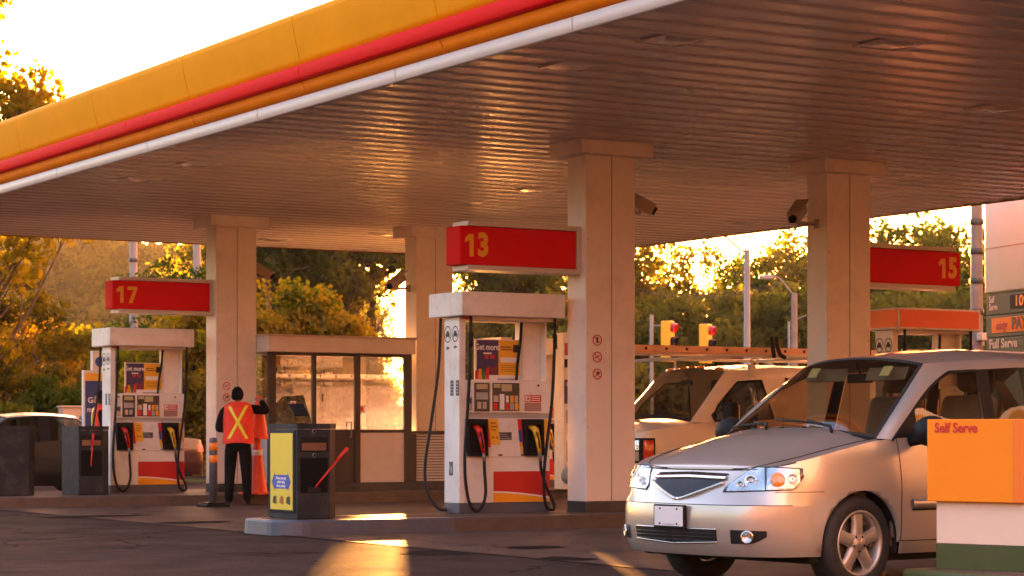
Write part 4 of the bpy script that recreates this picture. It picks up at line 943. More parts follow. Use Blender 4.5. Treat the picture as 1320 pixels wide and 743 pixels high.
# ---------------------------------------------------------------- vehicles: local x runs from the front bumper to the back, -y is the near (left) side
class Shell:
    """body band wrapped round the plan outline"""
    def __init__(s, plan, fin, sin, rin, top, bot, wheels, R_, hub, crease=None):
        P = bez([(x, y, 0) for x, y in plan], 12)
        s.px = [p.x for p in P]; s.py = [p.y for p in P]
        L = [0]
        for a, b_ in zip(P[:-1], P[1:]): L.append(L[-1] + (b_ - a).length)
        s.L = L; s.len = L[-1]
        s.fin = pchip(*fin); s.sin = pchip(*sin); s.rin = pchip(*rin); s.top = pchip(*top); s.bot = bot
        s.wheels = wheels; s.R = R_; s.hub = hub; s.xm = max(s.px)
    def ref(s, u):
        u = min(max(u, 0), s.len); i = min(int(np.searchsorted(s.L, u, 'right')) - 1, len(s.L) - 2)
        t = (u - s.L[i]) / max(1e-9, s.L[i + 1] - s.L[i])
        x = s.px[i] + (s.px[i + 1] - s.px[i]) * t; y = s.py[i] + (s.py[i + 1] - s.py[i]) * t
        a, c = max(i - 1, 0), min(i + 2, len(s.L) - 1)
        if i == 0: n = Vector((-1, 0, 0)) if t < .5 else None
        else: n = None
        if n is None:
            d = Vector((s.px[c] - s.px[a], s.py[c] - s.py[a], 0)).normalized(); n = Vector((-d.y, d.x, 0))
        if u <= 1e-6: n = Vector((-1, 0, 0))
        return x, y, n
    def u_at_x(s, x):
        for i in range(len(s.px) - 1):
            if s.px[i] <= x <= s.px[i + 1] and s.py[i] > 0.3:
                t = (x - s.px[i]) / max(1e-9, s.px[i + 1] - s.px[i]); return s.L[i] + t * (s.L[i + 1] - s.L[i])
        return s.len
    def pt(s, u, z, off=0.0, side=1):
        x, y, n = s.ref(u)
        wx = n.x * n.x; f = s.fin(z) if n.x < 0 else s.rin(z)
        ins = f * wx + s.sin(z) * (1 - wx)
        q = Vector((x, y, z)) - n * (ins - off)
        return Vector((q.x, q.y * side, q.z))
    def B(s, u):
        x, y, n = s.ref(u); z = s.bot
        if abs(n.x) < 0.8 or y > 0.5 * max(s.py):
            for w in s.wheels:
                dx = abs(x - w)
                if dx < s.R: z = max(z, s.hub + math.sqrt(s.R ** 2 - dx ** 2))
        return z
    def T(s, u): return s.top(s.ref(u)[0])
    def columns(s):
        us = set()
        k = 0.0
        while k < s.len: us.add(round(k, 4)); k += 0.06
        us.add(s.len)
        out = [(u, s.B(u)) for u in sorted(us)]
        for w in s.wheels:
            a, c = s.u_at_x(w - s.R), s.u_at_x(w + s.R)
            out = [o for o in out if not (a - .02 <= o[0] <= c + .02)]
            for i in range(25):
                th = math.pi * i / 24; x = w - s.R * math.cos(th); u = s.u_at_x(x)
                out.append((u, s.hub + s.R * math.sin(th)))
            out.append((a - 1e-4, s.bot)); out.append((c + 1e-4, s.bot))
        return sorted(out)
    def band(s, b, m, side, sel=None, nz=22, off=0.0):
        cols = s.columns(); zmin = s.bot; k = b.mi(m)
        zs0 = [zmin + (1.35 - zmin) * i / nz for i in range(nz + 1)]
        V = []
        for u, bz in cols:
            t = s.T(u); V.append([s.pt(u, min(max(z, bz), t), off, side) for z in zs0])
        for i in range(len(cols) - 1):
            xm = (s.ref(cols[i][0])[0] + s.ref(cols[i + 1][0])[0]) / 2
            for j in range(nz):
                zm = (V[i][j].z + V[i + 1][j + 1].z) / 2
                if sel and not sel(xm, zm, (cols[i][0] + cols[i + 1][0]) / 2): continue
                q = [V[i][j], V[i + 1][j], V[i + 1][j + 1], V[i][j + 1]]
                pts = []
                for p in q:
                    if all((p - o).length > 1e-5 for o in pts): pts.append(p)
                if len(pts) > 2: b.face(pts, m, True)
    def patch(s, b, us, lo, hi, off, m, side, n=8, smooth=True, thick=None):
        rows = []
        for i in range(n + 1):
            t = i / n; rows.append([s.pt(u, lo(u) + (hi(u) - lo(u)) * t, off if not thick else off + thick(u, t), side) for u in us])
        b.grid(rows, m, smooth)
def lin(a, c, n): return [a + (c - a) * i / n for i in range(n + 1)]
def surf(b, A, C, m, n=8, bulge=(0, 0, 0), smooth=True):
    """ruled surface between two curves with an outward bulge"""
    bu = Vector(bulge); rows = []
    for i in range(n + 1):
        t = i / n; rows.append([a.lerp(c, t) + bu * (4 * t * (1 - t)) * (4 * k / (len(A) - 1) * (1 - k / (len(A) - 1)) if len(A) > 2 else 1) for k, (a, c) in enumerate(zip(A, C))])
    b.grid(rows, m, smooth)
def frame_strip(b, curve, w_vec, m, off):
    o = Vector(off); b.grid([[p + o for p in curve], [p + Vector(w_vec) + o for p in curve]], m)

def wheel(parent, x, y, side, r, w, rim_r, spokes=5, steer=0.0, rimmat='alloy'):
    """y = outer face; axis along y"""
    base = Matrix.Translation((x, y, r)) @ Matrix.Rotation(steer, 4, 'Z') @ Matrix.Rotation(R(90) * (1 if side < 0 else -1), 4, 'X')   # local +z points outward
    b = B()
    b.lathe([(rim_r - .012, -w), (r - .03, -w), (r - .006, -w + .02), (r, -w + .05), (r, -.05), (r - .008, -.022), (r - .03, -.004), (r - .06, .004), (rim_r + .02, .0), (rim_r - .004, -.012), (rim_r - .012, -.03)], 'tyre', 56, base)
    for q in (.2, .4, .6, .8):
        b.lathe([(r + .0005, -w + .05 + (w - .1) * q - .004), (r + .0006, -w + .05 + (w - .1) * q + .004)], 'under', 40, base)
    t = b.obj('wheel', parent)
    b = B()
    b.lathe([(rim_r + .004, -.012), (rim_r + .006, -.004), (rim_r - .008, -.002), (rim_r - .020, -.02), (rim_r - .035, -.09), (rim_r - .03, -.17)], rimmat, 48, base)
    for k in range(spokes):
        a = 2 * math.pi * k / spokes + R(90)
        rot = base @ Matrix.Rotation(a, 4, 'Z')
        sec = [(.045, .052, -.014, -.05), (.10, .046, -.012, -.05), (rim_r * .68, .046, -.014, -.045), (rim_r - .022, .058, -.020, -.05)]
        tops = []
        for rr, hw, zt, zb in sec: tops.append([rot @ Vector((rr, -hw, zb)), rot @ Vector((rr, -hw * .86, zt - .006)), rot @ Vector((rr, -hw * .55, zt)), rot @ Vector((rr, hw * .55, zt)), rot @ Vector((rr, hw * .86, zt - .006)), rot @ Vector((rr, hw, zb))])
        b.grid(tops, rimmat)
    b.lathe([(0, -.008), (.030, -.008), (.034, -.012), (.070, -.014), (.078, -.022), (.08, -.05)], rimmat, 30, base)
    for k in range(5):
        a = 2 * math.pi * k / 5 + R(54); q = base @ Matrix.Translation((.055 * math.cos(a), .055 * math.sin(a), -.013)); b.lathe([(0, .002), (.009, .002), (.011, -.004)], 'plastic', 8, q)
    b.obj('rim', t)
    b = B(); b.lathe([(0, -.085), (rim_r - .06, -.085), (rim_r - .055, -.10)], 'brake', 32, base); b.lathe([(rim_r - .04, -.16), (0, -.17)], 'under', 24, base); b.obj('brake_disc', t)
    return t
M['tyre'] = mat('tyre', (.016, .015, .015), .75, var=.25, vscale=6, bump=.3, bscale=40)
M['brake'] = mat('brake_disc', (.10, .085, .075), .5, .7, var=.2)

def arch_liner(b, x, y_out, Rr, hub, side, depth=.32):
    rows = []
    for d in (0.02, depth): rows.append([Vector((x + (Rr + .01) * math.cos(R(a)), side * (y_out - d), hub + (Rr + .01) * math.sin(R(a)))) for a in range(-12, 193, 12)])
    b.grid(rows, 'under'); b.face(rows[1], 'under')

def seat(parent, x, y, z, m='seat'):
    b = B(); b.box((x, y - .25, z), (x + .5, y + .25, z + .16), m, .06)
    b.box((-.07, -.25, 0), (.07, .25, .64), m, .06, Matrix.Translation((0, 0, 0)))
    o = b.obj('seat', parent)
    # tilt backrest: last box is rebuilt in place
    me = o.data; n = len(me.vertices) // 2
    rot = Matrix.Translation((x + .50, y, z + .14)) @ Matrix.Rotation(R(14), 4, 'Y')
    for v in list(me.vertices)[n:]: 
        c = v.co.copy(); 
        v.co = rot @ Vector((c.x, c.y, c.z)) if abs(c.x) < 1.2 else c
    b = B(); b.tube([(x + .65, y - .06, z + .70), (x + .67, y - .06, z + .82)], .008, 'steel', 6); b.tube([(x + .65, y + .06, z + .70), (x + .67, y + .06, z + .82)], .008, 'steel', 6)
    b.box((x + .61, y - .13, z + .79), (x + .73, y + .13, z + .99), m, .045); b.obj('headrest', o)
    return o

# ---------------------------------------------------------------- the silver minivan
def minivan():
    rz = R(5.5); root = thing('minivan', 'champagne silver minivan with black grille and blank white front plate', 'minivan', (9.05, 12.90, 0), rz)
    S = Shell([(0, 0), (.004, .20), (.03, .42), (.10, .62), (.22, .765), (.42, .86), (.70, .90), (1.1, .912), (2.4, .915), (3.8, .905), (4.4, .86), (4.64, .76), (4.74, .5), (4.77, .2), (4.775, 0)],
              fin=([.24, .30, .36, .46, .585, .60, .625, .70, .80, .88, 1.3], [.075, .030, .012, .0, .004, .010, .045, .095, .175, .27, .60]),
              sin=([.2, .30, .45, .70, .90, 1.02, 1.12, 1.35], [.045, .018, .006, .0, .020, .045, .075, .12]),
              rin=([.2, .45, .60, .64, 1.0, 1.35], [.06, .0, .0, .04, .08, .12]),
              top=([0, .15, .42, .80, 1.15, 1.6, 2.5, 4.0, 4.7, 4.8], [.845, .855, .905, .985, 1.045, 1.075, 1.10, 1.13, 1.14, 1.14]),
              bot=.255, wheels=(.955, 3.795), R_=.365, hub=.335)
    xd0, xd1, xd2 = 1.33, 2.36, 3.50      # front door, sliding door
    isd = lambda x, z: xd0 < x < xd1 and z > .34
    isd2 = lambda x, z: xd1 < x < xd2 and z > .34
    bump = lambda x, z, u: (x < .52 and z < .60)
    # nose, wings, quarter panels
    b = B()
    for sd in (-1, 1): S.band(b, 'silver', sd, lambda x, z, u: not isd(x, z) and not isd2(x, z) and not bump(x, z, u))
    for sd in (-1, 1):       # inner lip along the arch edge
        for w in S.wheels:
            rows = [[S.pt(S.u_at_x(w - S.R * math.cos(math.pi * i / 24)), S.hub + S.R * math.sin(math.pi * i / 24), o, sd) for i in range(25)] for o in (0, -.03)]
            b.grid(rows, 'silver')
    b.obj('body', root, weld=.0008)
    b = B()
    for sd in (-1, 1): S.band(b, 'silver', sd, bump)
    bo = b.obj('front_bumper', root, weld=.0008)
    for nm, f, a, c in (('front_door', isd, xd0, xd1), ('sliding_door', isd2, xd1, xd2)):
        for sd in (-1, 1):
            b = B(); S.band(b, 'silver', sd, lambda x, z, u: f(x, z))
            # shut lines
            for xx in (a, c):
                u = S.u_at_x(xx)
                S.patch(b, [u - .004, u + .004], lambda u: .345, lambda u: S.T(u) - .002, .0012, 'under', sd, 14)
            us = lin(S.u_at_x(a), S.u_at_x(c), 10); S.patch(b, us, lambda u: .34, lambda u: .347, .0012, 'under', sd, 1)
            d = b.obj(nm, root, weld=.0005)
            b = B(); S.patch(b, us[(1 if nm == 'front_door' else 0):], lambda u: .565, lambda u: .635, 0, 'silver', sd, 8, True, lambda u, t: .020 * math.sin(math.pi * t) ** .5)
            S.patch(b, us[(1 if nm == 'front_door' else 0):], lambda u: .553, lambda u: .567, .002, 'plastic', sd, 1); b.obj('side_moulding', d)
            b = B(); ux = S.u_at_x(c - .22) if nm == 'front_door' else S.u_at_x(a + .12); h = [S.pt(ux + k * .17, .93, .02, sd) for k in (0, .25, .75, 1)]
            b.tube([S.pt(ux, .93, -.005, sd)] + h + [S.pt(ux + .17, .93, -.005, sd)], .014, 'silver', 8); b.obj('door_handle', d)
    # rocker sill, belly, wheel-arch liners
    b = B(); b.box((.55, -.80, .20), (4.4, .80, .27), 'under', .02); b.box((.25, -.62, .23), (.6, .62, .36), 'under', .02)
    for sd in (-1, 1):
        for w in S.wheels: arch_liner(b, w, .885, .365, .335, sd)
    b.box((.12, -.40, .30), (.16, .40, .56), 'under')
    b.obj('underbody', root)
    # bonnet
    b = B(); us = lin(0, S.u_at_x(1.20), 44)
    rows = []
    for u in us:
        t = S.T(u); p = S.pt(u, t, 0, 1); yw = p.y; x = p.x; row = []
        N = 28
        for j in range(N + 1):
            a = -1 + 2 * j / N; y = yw * a; cr = .085 * min(1, (x - .27) / .55 if x > .27 else 0) ** .8
            ridge = .016 * (1 / (1 + math.exp((abs(a) - .62) * 30)) - .5) * min(1, max(0, (x - .35) / .3))
            back = .0
            row.append(Vector((x + (0.0 if abs(a) > .999 else -.10 * (1 - a * a) * max(0, (x - .85) / .35) ** 2), y, t + cr * (1 - abs(a) ** 2.4) + ridge)))
        rows.append(row)
    b.grid(rows, 'silver'); hood_back = rows[-1]
    hd = b.obj('bonnet', root, weld=.0006)
    # shut line between bonnet and wing
    b = B()
    for sd in (-1, 1):
        crv = []
        for i in range(18):
            k = i / 17; r_ = rows[12 + int(k * 31)]; a = .80 + .13 * k; j = (a * sd + 1) / 2 * 28; j0 = int(j); crv.append(r_[j0].lerp(r_[min(j0 + 1, 28)], j - j0) + Vector((0, 0, .0025)))
        b.tube(crv, .0035, 'under', 4)
    for y in (-.28, -.05, .25): b.lathe([(0, .012), (.015, .008), (.02, 0)], 'plastic', 8, Matrix.Translation((1.0, y, 1.133)))
    for sd in (-1, 1):
        b.tube([S.pt(u, S.T(u) - .004, .0015, sd) for u in lin(0, S.u_at_x(.40), 20)], .0042, 'under', 4)
    b.obj('shut_line', hd)
    # greenhouse -------------------------------------------------
    def L(pts, n=8): return bez(pts, n)
    N1 = 16
    base = []; head = []
    for i in range(25):
        a = -1 + i / 12
        base.append(Vector((1.19 - .13 * (1 - a * a) + .0, .80 * a, 1.06 + .062 * (1 - abs(a) ** 2.2))))
        head.append(Vector((1.865 - .09 * (1 - a * a), .615 * a, 1.600 + .055 * (1 - abs(a) ** 2.2))))
    b = B(); surf(b, base, head, 'car_glass', 14, (-.012, 0, .012)); ws = b.obj('windscreen', root)
    b = B()   # dark frit round the screen
    rowsW = []
    bu = Vector((-.012, 0, .012))
    def wsp(i, t): return base[i].lerp(head[i], t) + bu * (4 * t * (1 - t)) * (4 * i / 24 * (1 - i / 24)) + Vector((-.002, 0, .002))
    b.grid([[wsp(i, t) for i in range(25)] for t in (0, .03)], 'under'); b.grid([[wsp(i, t) for i in range(25)] for t in (.965, 1)], 'under')
    for i0 in (0, 23): b.grid([[wsp(i0, k / 14), wsp(i0, k / 14).lerp(wsp(i0 + 1, k / 14), .45 if i0 == 0 else 1) if i0 == 0 else wsp(24, k / 14)] if i0 == 0 else [wsp(23, k / 14).lerp(wsp(24, k / 14), .55), wsp(24, k / 14)] for k in range(15)], 'under')
    b.obj('screen_edge', ws)
    # inspection stickers behind the glass and the mirror
    b = B(); 
    for i, t in ((5, .86), (19, .86)):
        q = wsp(i, t) + Vector((.03, 0, -.02)); b.box(q - Vector((.004, .045, .045)), q + Vector((.004, .045, .045)), 'stickers', 0, Matrix.Rotation(R(38), 4, 'Y'))
    b.obj('sticker', ws)
    # roof
    rowsR = []
    xs = [0, .06, .2, .45, .8, 1.2, 1.7, 2.2, 2.5, 2.62]
    for k, dx in enumerate(xs):
        row = []
        for i in range(25):
            a = -1 + i / 12; x = head[i].x + dx * (4.30 - head[i].x) / 2.62
            s = min(1, dx / .8); hw = .615 + .04 * s - .05 * max(0, (dx - 1.7)) ; z0 = 1.600 + .055 * s - .055 * max(0, dx - 2.0) ** 1.2; cr = .055 + .025 * s
            row.append(Vector((x, hw * a, z0 + cr * (1 - abs(a) ** 2.6))))
        rowsR.append(row)
    b = B(); b.grid(rowsR, 'silver')
    rails = {}
    for sd, i in ((-1, 0), (1, 24)): rails[sd] = [r_[i] for r_ in rowsR]
    b.obj('roof', root)
    # side: A pillar, cant rail, windows, B/C pillars
    for sd in (-1, 1):
        q = lambda x, y, z: Vector((x, sd * y, z))
        A_in = [base[0 if sd < 0 else 24].lerp(head[0 if sd < 0 else 24], t / 12) for t in range(13)]
        top_in = rails[sd]
        # outer opening curve: from the mirror corner up the pillar, along the roof, down to the rear
        A_out = L([q(1.27, .872, 1.052), q(1.47, .838, 1.22), q(1.74, .775, 1.42), q(2.0, .715, 1.545)], 4)
        A_out = [A_out[int(round(k * (len(A_out) - 1) / 12))] for k in range(13)]
        b = B(); surf(b, A_in, A_out, 'silver', 6, (-.012, sd * .018, .012))
        R_out = [q(2.0 + (4.25 - 2.0) * k / 9, .715 + .012 * math.sin(math.pi * k / 9), 1.545 + .040 * min(1, k / 3) - .06 * max(0, (k - 6) / 3) ** 1.5) for k in range(10)]
        R_in = [top_in[k] for k in range(10)]
        surf(b, R_in, R_out, 'silver', 6, (0, sd * .012, .012))
        b.grid([[A_in[-1], A_out[-1]], [R_in[0], R_out[0]]], 'silver')
        b.obj('roof_rail', root, weld=.0006)
        # belt curve
        belt = lambda x: S.pt(S.u_at_x(x), S.top(x), 0.0, sd)
        def rail(x):
            k = (x - 2.0) / 2.25 * 9; k = min(max(k, 0), 9); i = min(int(k), 8); return R_out[i].lerp(R_out[i + 1], k - i)
        def apil(t):
            k = t * 12; i = min(int(k), 11); return A_out[i].lerp(A_out[i + 1], k - i)
        # front quarter black sail and door glass
        # window surface param: for x along belt from 1.27 to 2.30, top follows the pillar until 2.0
        bx = lin(1.28, 2.27, 14); low = [belt(x) for x in bx]; up = []
        for x in bx:
            t = (x - 1.28) / (2.27 - 1.28)
            if t < .62: up.append(apil(t / .62))
            else: up.append(rail(2.0 + (t - .62) / .38 * .30))
        ins = Vector((0, -sd * .012, 0))
        lo2 = [p + ins for p in low]; up2 = [p + ins for p in up]
        k = 4
        b = B(); surf(b, lo2[:k + 1], up2[:k + 1], 'plastic', 6); b.obj('sail_panel', root)
        b = B(); surf(b, lo2[k:], up2[k:], 'car_glass', 8, (0, sd * .012, 0)); b.obj('door_window', root)
        b = B(); frame_strip(b, low, (0, 0, .018), 'plastic', (0, sd * .004, 0)); 
        frame_strip(b, [p + Vector((0, 0, 0)) for p in up], (0, sd * .010, -.022), 'plastic', (0, sd * .003, .004)); b.obj('window_trim', root)
        # B pillar
        def pillar(xa, xb, m, ta, tb, nm):
            b = B(); A = [belt(xa).lerp(rail(ta), t / 6) for t in range(7)]; C = [belt(xb).lerp(rail(tb), t / 6) for t in range(7)]
            b.grid([A, C], m); b.obj(nm, root)
        pillar(2.27, 2.40, 'plastic', 2.30, 2.42, 'door_pillar'); pillar(3.42, 3.56, 'plastic', 3.36, 3.48, 'door_pillar'); 
        for (xa, xb, ta, tb) in ((2.40, 3.42, 2.42, 3.36), (3.56, 4.45, 3.48, 4.10)):
            b = B(); lo_ = [belt(x) + ins for x in lin(xa, xb, 10)]; up_ = [rail(x) + ins for x in lin(ta, tb, 10)]; surf(b, lo_, up_, 'car_glass_dark', 6, (0, sd * .015, 0)); b.obj('rear_window', root)
        pillar(4.45, 4.66, 'silver', 4.10, 4.25, 'rear_pillar')
    # tail glass
    lowT = [Vector((4.66, -.78 + 1.56 * i / 12, 1.13)) for i in range(13)]; upT = [rowsR[-1][i * 2] for i in range(13)]
    b = B(); surf(b, lowT, upT, 'car_glass_dark', 6, (.04, 0, 0)); b.obj('rear_screen', root)
    b = B(); b.face([Vector((4.66, -.80, 1.135)), Vector((4.66, .80, 1.135)), Vector((4.72, .6, 1.12)), Vector((4.72, -.6, 1.12))], 'silver'); b.obj('tailgate', root)
    # grille -------------------------------------------------------
    fr = lambda y: y   # near the nose the arc length is close to y
    def both(fn):
        for sd in (-1, 1): fn(sd)
    gw = .40
    zt = lambda u: .800 - .010 * (u / gw)
    zb = lambda u: .645 + (.115) * max(0, (u - .03) / (gw - .03)) ** 1.05
    b = B(); us = lin(0, gw - .012, 14)
    both(lambda sd: S.patch(b, us, zb, lambda u: zt(u) - .012, .004, 'grille', sd, 8)); g = b.obj('grille', root)
    b = B()
    for sd in (-1, 1):
        for k in range(11):
            z = .655 + k * .0135
            u_end = gw - .02 if z > .75 else .03 + (gw - .03) * ((z - .645) / .115) ** .95 - .01
            if u_end > .03:
                for uu in range(int(u_end / .028)):
                    a = uu * .028; b.tube([S.pt(a, z - .006, .008, sd), S.pt(a + .014, z + .004, .010, sd), S.pt(a + .028, z - .006, .008, sd)], .0018, 'grillebar', 3, False)
    b.obj('grille_mesh', g)
    b = B()
    both(lambda sd: S.patch(b, lin(0, gw, 14), lambda u: zt(u) - .014, lambda u: zt(u) + .018, .010, 'chrome', sd, 6, True, lambda u, t: .012 * math.sin(math.pi * t)))
    for sd in (-1, 1):       # silver surround following the V
        crv = [S.pt(u, zb(u) - .004, .008, sd) for u in lin(0, gw, 16)]
        b.tube(crv, [.013] * len(crv), 'silver2', 8)
        crv = [S.pt(u, zt(u) + .024, .004, sd) for u in lin(0, gw + .004, 12)]; b.tube(crv, .005, 'under', 5)
    b.obj('grille_surround', root)
    # lower intake and fog lamp pockets
    b = B(); both(lambda sd: S.patch(b, lin(0, .43, 10), lambda u: .335 + .02 * (u / .43), lambda u: .435 - .0 * u, .003, 'grille', sd, 4)); lo = b.obj('lower_intake', bo)
    b = B()
    for sd in (-1, 1):
        b.tube([S.pt(u, .440, .004, sd) for u in lin(0, .43, 8)], .006, 'silver2', 6); b.tube([S.pt(u, .333 + .02 * (u / .43), .004, sd) for u in lin(0, .43, 8)], .006, 'silver2', 6)
        for z in (.36, .385, .41): b.tube([S.pt(u, z, .006, sd) for u in lin(0, .42, 6)], .003, 'grillebar', 4)
    b.obj('intake_bar', lo)
    for sd in (-1, 1):
        b = B(); f0, f1 = .54, .80
        S.patch(b, lin(f0, f1, 8), lambda u: .345 + .05 * max(0, (u - .68) / .12) ** 1.5, lambda u: .440 - .006 * (u - f0) / .26, .003, 'grille', sd, 4); f = b.obj('fog_lamp_pocket', bo)
        c = S.pt(.665, .393, .012, sd); n = S.ref(.665)[2]; n = Vector((n.x, n.y * sd, 0)); rot = Matrix.Translation(c) @ n.to_track_quat('Z', 'Y').to_matrix().to_4x4()
        b = B(); b.lathe([(.046, -.004), (.044, .006), (.036, .003), (.02, -.004), (0, -.008)], 'reflector', 20, rot); b.lathe([(.043, .0075), (.02, .012), (0, .013)], 'lensglass', 20, rot); b.obj('fog_lamp', f)
    # headlamps
    for sd in (-1, 1):
        h0, h1 = .425, 1.07
        us = lin(h0, h1, 22)
        hi = lambda u: .800 + .062 * min(1, (u - h0) / .28) ** .8 - .012 * max(0, (u - .86) / .21)
        lw = lambda u: .700 + .0 * u + .020 * ((u - h0) / (h1 - h0)) + (0.085 * max(0, (u - 1.0) / .07)) 
        hl = lambda u: hi(u) if u > h0 + .2 else .715 + (hi(h0 + .2) - .715) * ((u - h0) / .2) ** .85
        b = B(); S.patch(b, us, lambda u: lw(u) - .008, lambda u: hl(u) + .008, .0025, 'under', sd, 8); S.patch(b, us[1:-1], lw, hl, .004, 'reflector', sd, 8); hb = b.obj('headlight', root)
        b = B(); uc = .79
        S.patch(b, lin(uc - .006, uc + .006, 2), lambda u: lw(u), lambda u: hl(u), .011, 'under', sd, 5)
        for uu, zz, rr, m in ((.66, .768, .048, 'reflector'), (.57, .742, .032, 'reflector'), (.88, .780, .052, 'lampamber'), (.985, .790, .034, 'reflector')):
            c = S.pt(uu, zz, .010, sd); n = S.ref(uu)[2]; n = Vector((n.x - .3, n.y * sd, .15)).normalized(); rot = Matrix.Translation(c) @ n.to_track_quat('Z', 'Y').to_matrix().to_4x4()
            if m == 'reflector': b.lathe([(rr, .006), (rr * .9, .010), (rr * .6, -.004), (rr * .25, -.008), (rr * .2, .004), (0, .006)], m, 20, rot)
            else: b.lathe([(rr, -.004), (rr * .8, .010), (rr * .4, .016), (0, .018)], m, 16, rot)
        b.obj('lamp_unit', hb)
        b = B(); S.patch(b, us, lw, hl, .020, 'lensglass', sd, 8, True, lambda u, t: .010 * math.sin(math.pi * t)); b.obj('lens_cover', hb)
    # seam lines on the nose
    b = B()
    for sd in (-1, 1):
        S.patch(b, lin(0, .98, 30), lambda u: .604, lambda u: .609, .0015, 'under', sd, 1)
        S.patch(b, lin(.86, S.u_at_x(.60), 6), lambda u: .695, lambda u: .699, .0015, 'under', sd, 1)
    b.obj('seam_line', bo)
    # number plate
    q = S.pt(0, .525, .0, 1)
    b = B(); b.box((-.030, -.165, .435), (-.004, .165, .600), 'plastic', .006, Matrix.Identity(4)); pf = b.obj('plate_holder', root, (q.x, q.y, 0))
    b = B(); b.box((-.034, -.150, .452), (-.029, .150, .588), 'plate', .002)
    for y in (-.09, .09):
        for z in (.572, .468): b.box((-.037, y - .008, z - .006), (-.033, y + .008, z + .006), 'plastic', .002)
    for k in range(10): b.box((-.0355, -.062 + k * .0125, .461), (-.0335, -.054 + k * .0125, .468), 'label_grey')
    b.obj('number_plate', pf)
    # door mirrors
    for sd in (-1, 1):
        b = B(); y = .95
        t = bmesh.new(); bmesh.ops.create_uvsphere(t, u_segments=20, v_segments=12, radius=1)
        for v in t.verts:
            c = v.co; v.co = Vector((c.x * (.12 if c.x < 0 else .06), c.y * .15, c.z * .11))
            if c.x > .3 * .05: pass
        b.merge(t, 'plastic', Matrix.Translation((1.50, sd * 1.04, 1.11)), True); b.tube([(1.47, sd * .86, 1.05), (1.51, sd * .97, 1.065)], [.05, .04], 'plastic', 10); mo = b.obj('door_mirror', root)
        b = B(); b.prism([(.11 * math.cos(k * .349), .066 * math.sin(k * .349)) for k in range(18)], .004, 'chrome', Matrix.Translation((1.566, sd * 1.03, 1.095)) @ Matrix.Rotation(R(90), 4, 'Z') @ Matrix.Rotation(R(90), 4, 'X')); b.obj('mirror_glass', mo)
    # wipers
    for y0, y1 in ((-.52, .12), (.10, .70)):
        b = B(); 
        i0 = lambda y, t: base[0].lerp(base[24], 0)
        def on(y, t):
            a = (y / .80 + 1) / 2 * 24; a = min(max(a, 0), 23.99); i = int(a); return wsp(i, t).lerp(wsp(i + 1, t), a - i) + Vector((-.018, 0, .018))
        b.tube([on(y0, .0) + Vector((-.06, 0, -.01)), on(y0 + .08, .035), on((y0 + y1) / 2, .09)], [.013, .011, .008], 'plastic', 6)
        b.tube([on(y0 + .12 + (y1 - y0 - .10) * k / 5 - .02, .045 + .05 * k / 5 * (1 if y0 < 0 else .7)) for k in range(6)], .009, 'plastic', 6); b.obj('wiper', root)
    b = B(); rr = [[p + Vector((-.075, 0, -.012)) for p in base], [p + Vector((-.002, 0, .001)) for p in base]]; b.grid(rr, 'plastic'); b.obj('cowl', root)
    # aerial loop on the roof edge
    # cabin
    b = B(); b.box((.98, -.80, .45), (1.10, .80, 1.0), 'interior', .01)
    rows = [[Vector((x, y, z + .03 * (1 - (y / .8) ** 2))) for y in lin(-.80, .80, 8)] for x, z in ((1.06, 1.04), (1.25, 1.06), (1.50, 1.03), (1.66, .93), (1.66, .70))]
    b.grid(rows, 'dash'); b.box((1.10, -.82, .30), (4.5, .82, .36), 'interior', .01); 
    for sd in (-1, 1): b.box((1.3, sd * .845, .36), (4.5, sd * .815, 1.0), 'interior', .01)
    b.obj('dashboard', root)
    for y in (-.38, .38): seat(root, 1.98, y, .62)
    for y in (-.42, .42): seat(root, 2.95, y, .62)
    b = B(); rot = Matrix.Translation((1.80, -.38, .93)) @ Matrix.Rotation(R(-62), 4, 'Y'); pts = [rot @ Vector((.18 * math.cos(k * math.pi / 10), .18 * math.sin(k * math.pi / 10), 0)) for k in range(21)]
    b.tube(pts, .015, 'plastic', 8, False); b.tube([rot @ Vector((-.17, 0, 0)), rot @ Vector((0, 0, .03)), rot @ Vector((.17, 0, 0))], .018, 'plastic', 6); b.tube([rot @ Vector((0, 0, .03)), rot @ Vector((0, 0, -.25))], .03, 'plastic', 8); b.obj('steering_wheel', root)
    b = B(); b.box((1.83, -.13, 1.47), (1.86, .13, 1.54), 'plastic', .015); b.tube([(1.845, 0, 1.54), (1.80, 0, 1.62)], .01, 'plastic', 6); b.obj('rear_view_mirror', root)
    for y in (-.31, .31): b = B(); b.box((1.80, y - .20, 1.475), (1.815, y + .20, 1.585), 'visor', .012, Matrix.Rotation(R(28), 4, 'Y')); b.obj('sun_visor', root)
    for w, st in zip(S.wheels, (R(3), 0)):
        for sd in (-1, 1): wheel(root, w, sd * .885, sd, .335, .215, .225, 5, st)
    # tail lamps
    for sd in (-1, 1):
        b = B(); S.patch(b, lin(S.len - .95, S.len - .70, 5), lambda u: .70, lambda u: 1.08, .01, 'lampred', sd, 4); b.obj('tail_light', root)
    return root
M['stickers'] = mat('screen_sticker', (.55, .60, .30), .5, var=.3, vscale=40)
M['grillebar'] = mat('grille_bar', (.035, .035, .036), .3, .3, var=.1)
M['silver2'] = mat('silver_trim', (.50, .47, .43), .25, .8, var=.03, coat=.5)
M['dash'] = mat('dashboard_top', (.10, .08, .06), .6, var=.15)
M['visor'] = mat('sun_visor', (.16, .15, .13), .8, var=.1)
minivan()

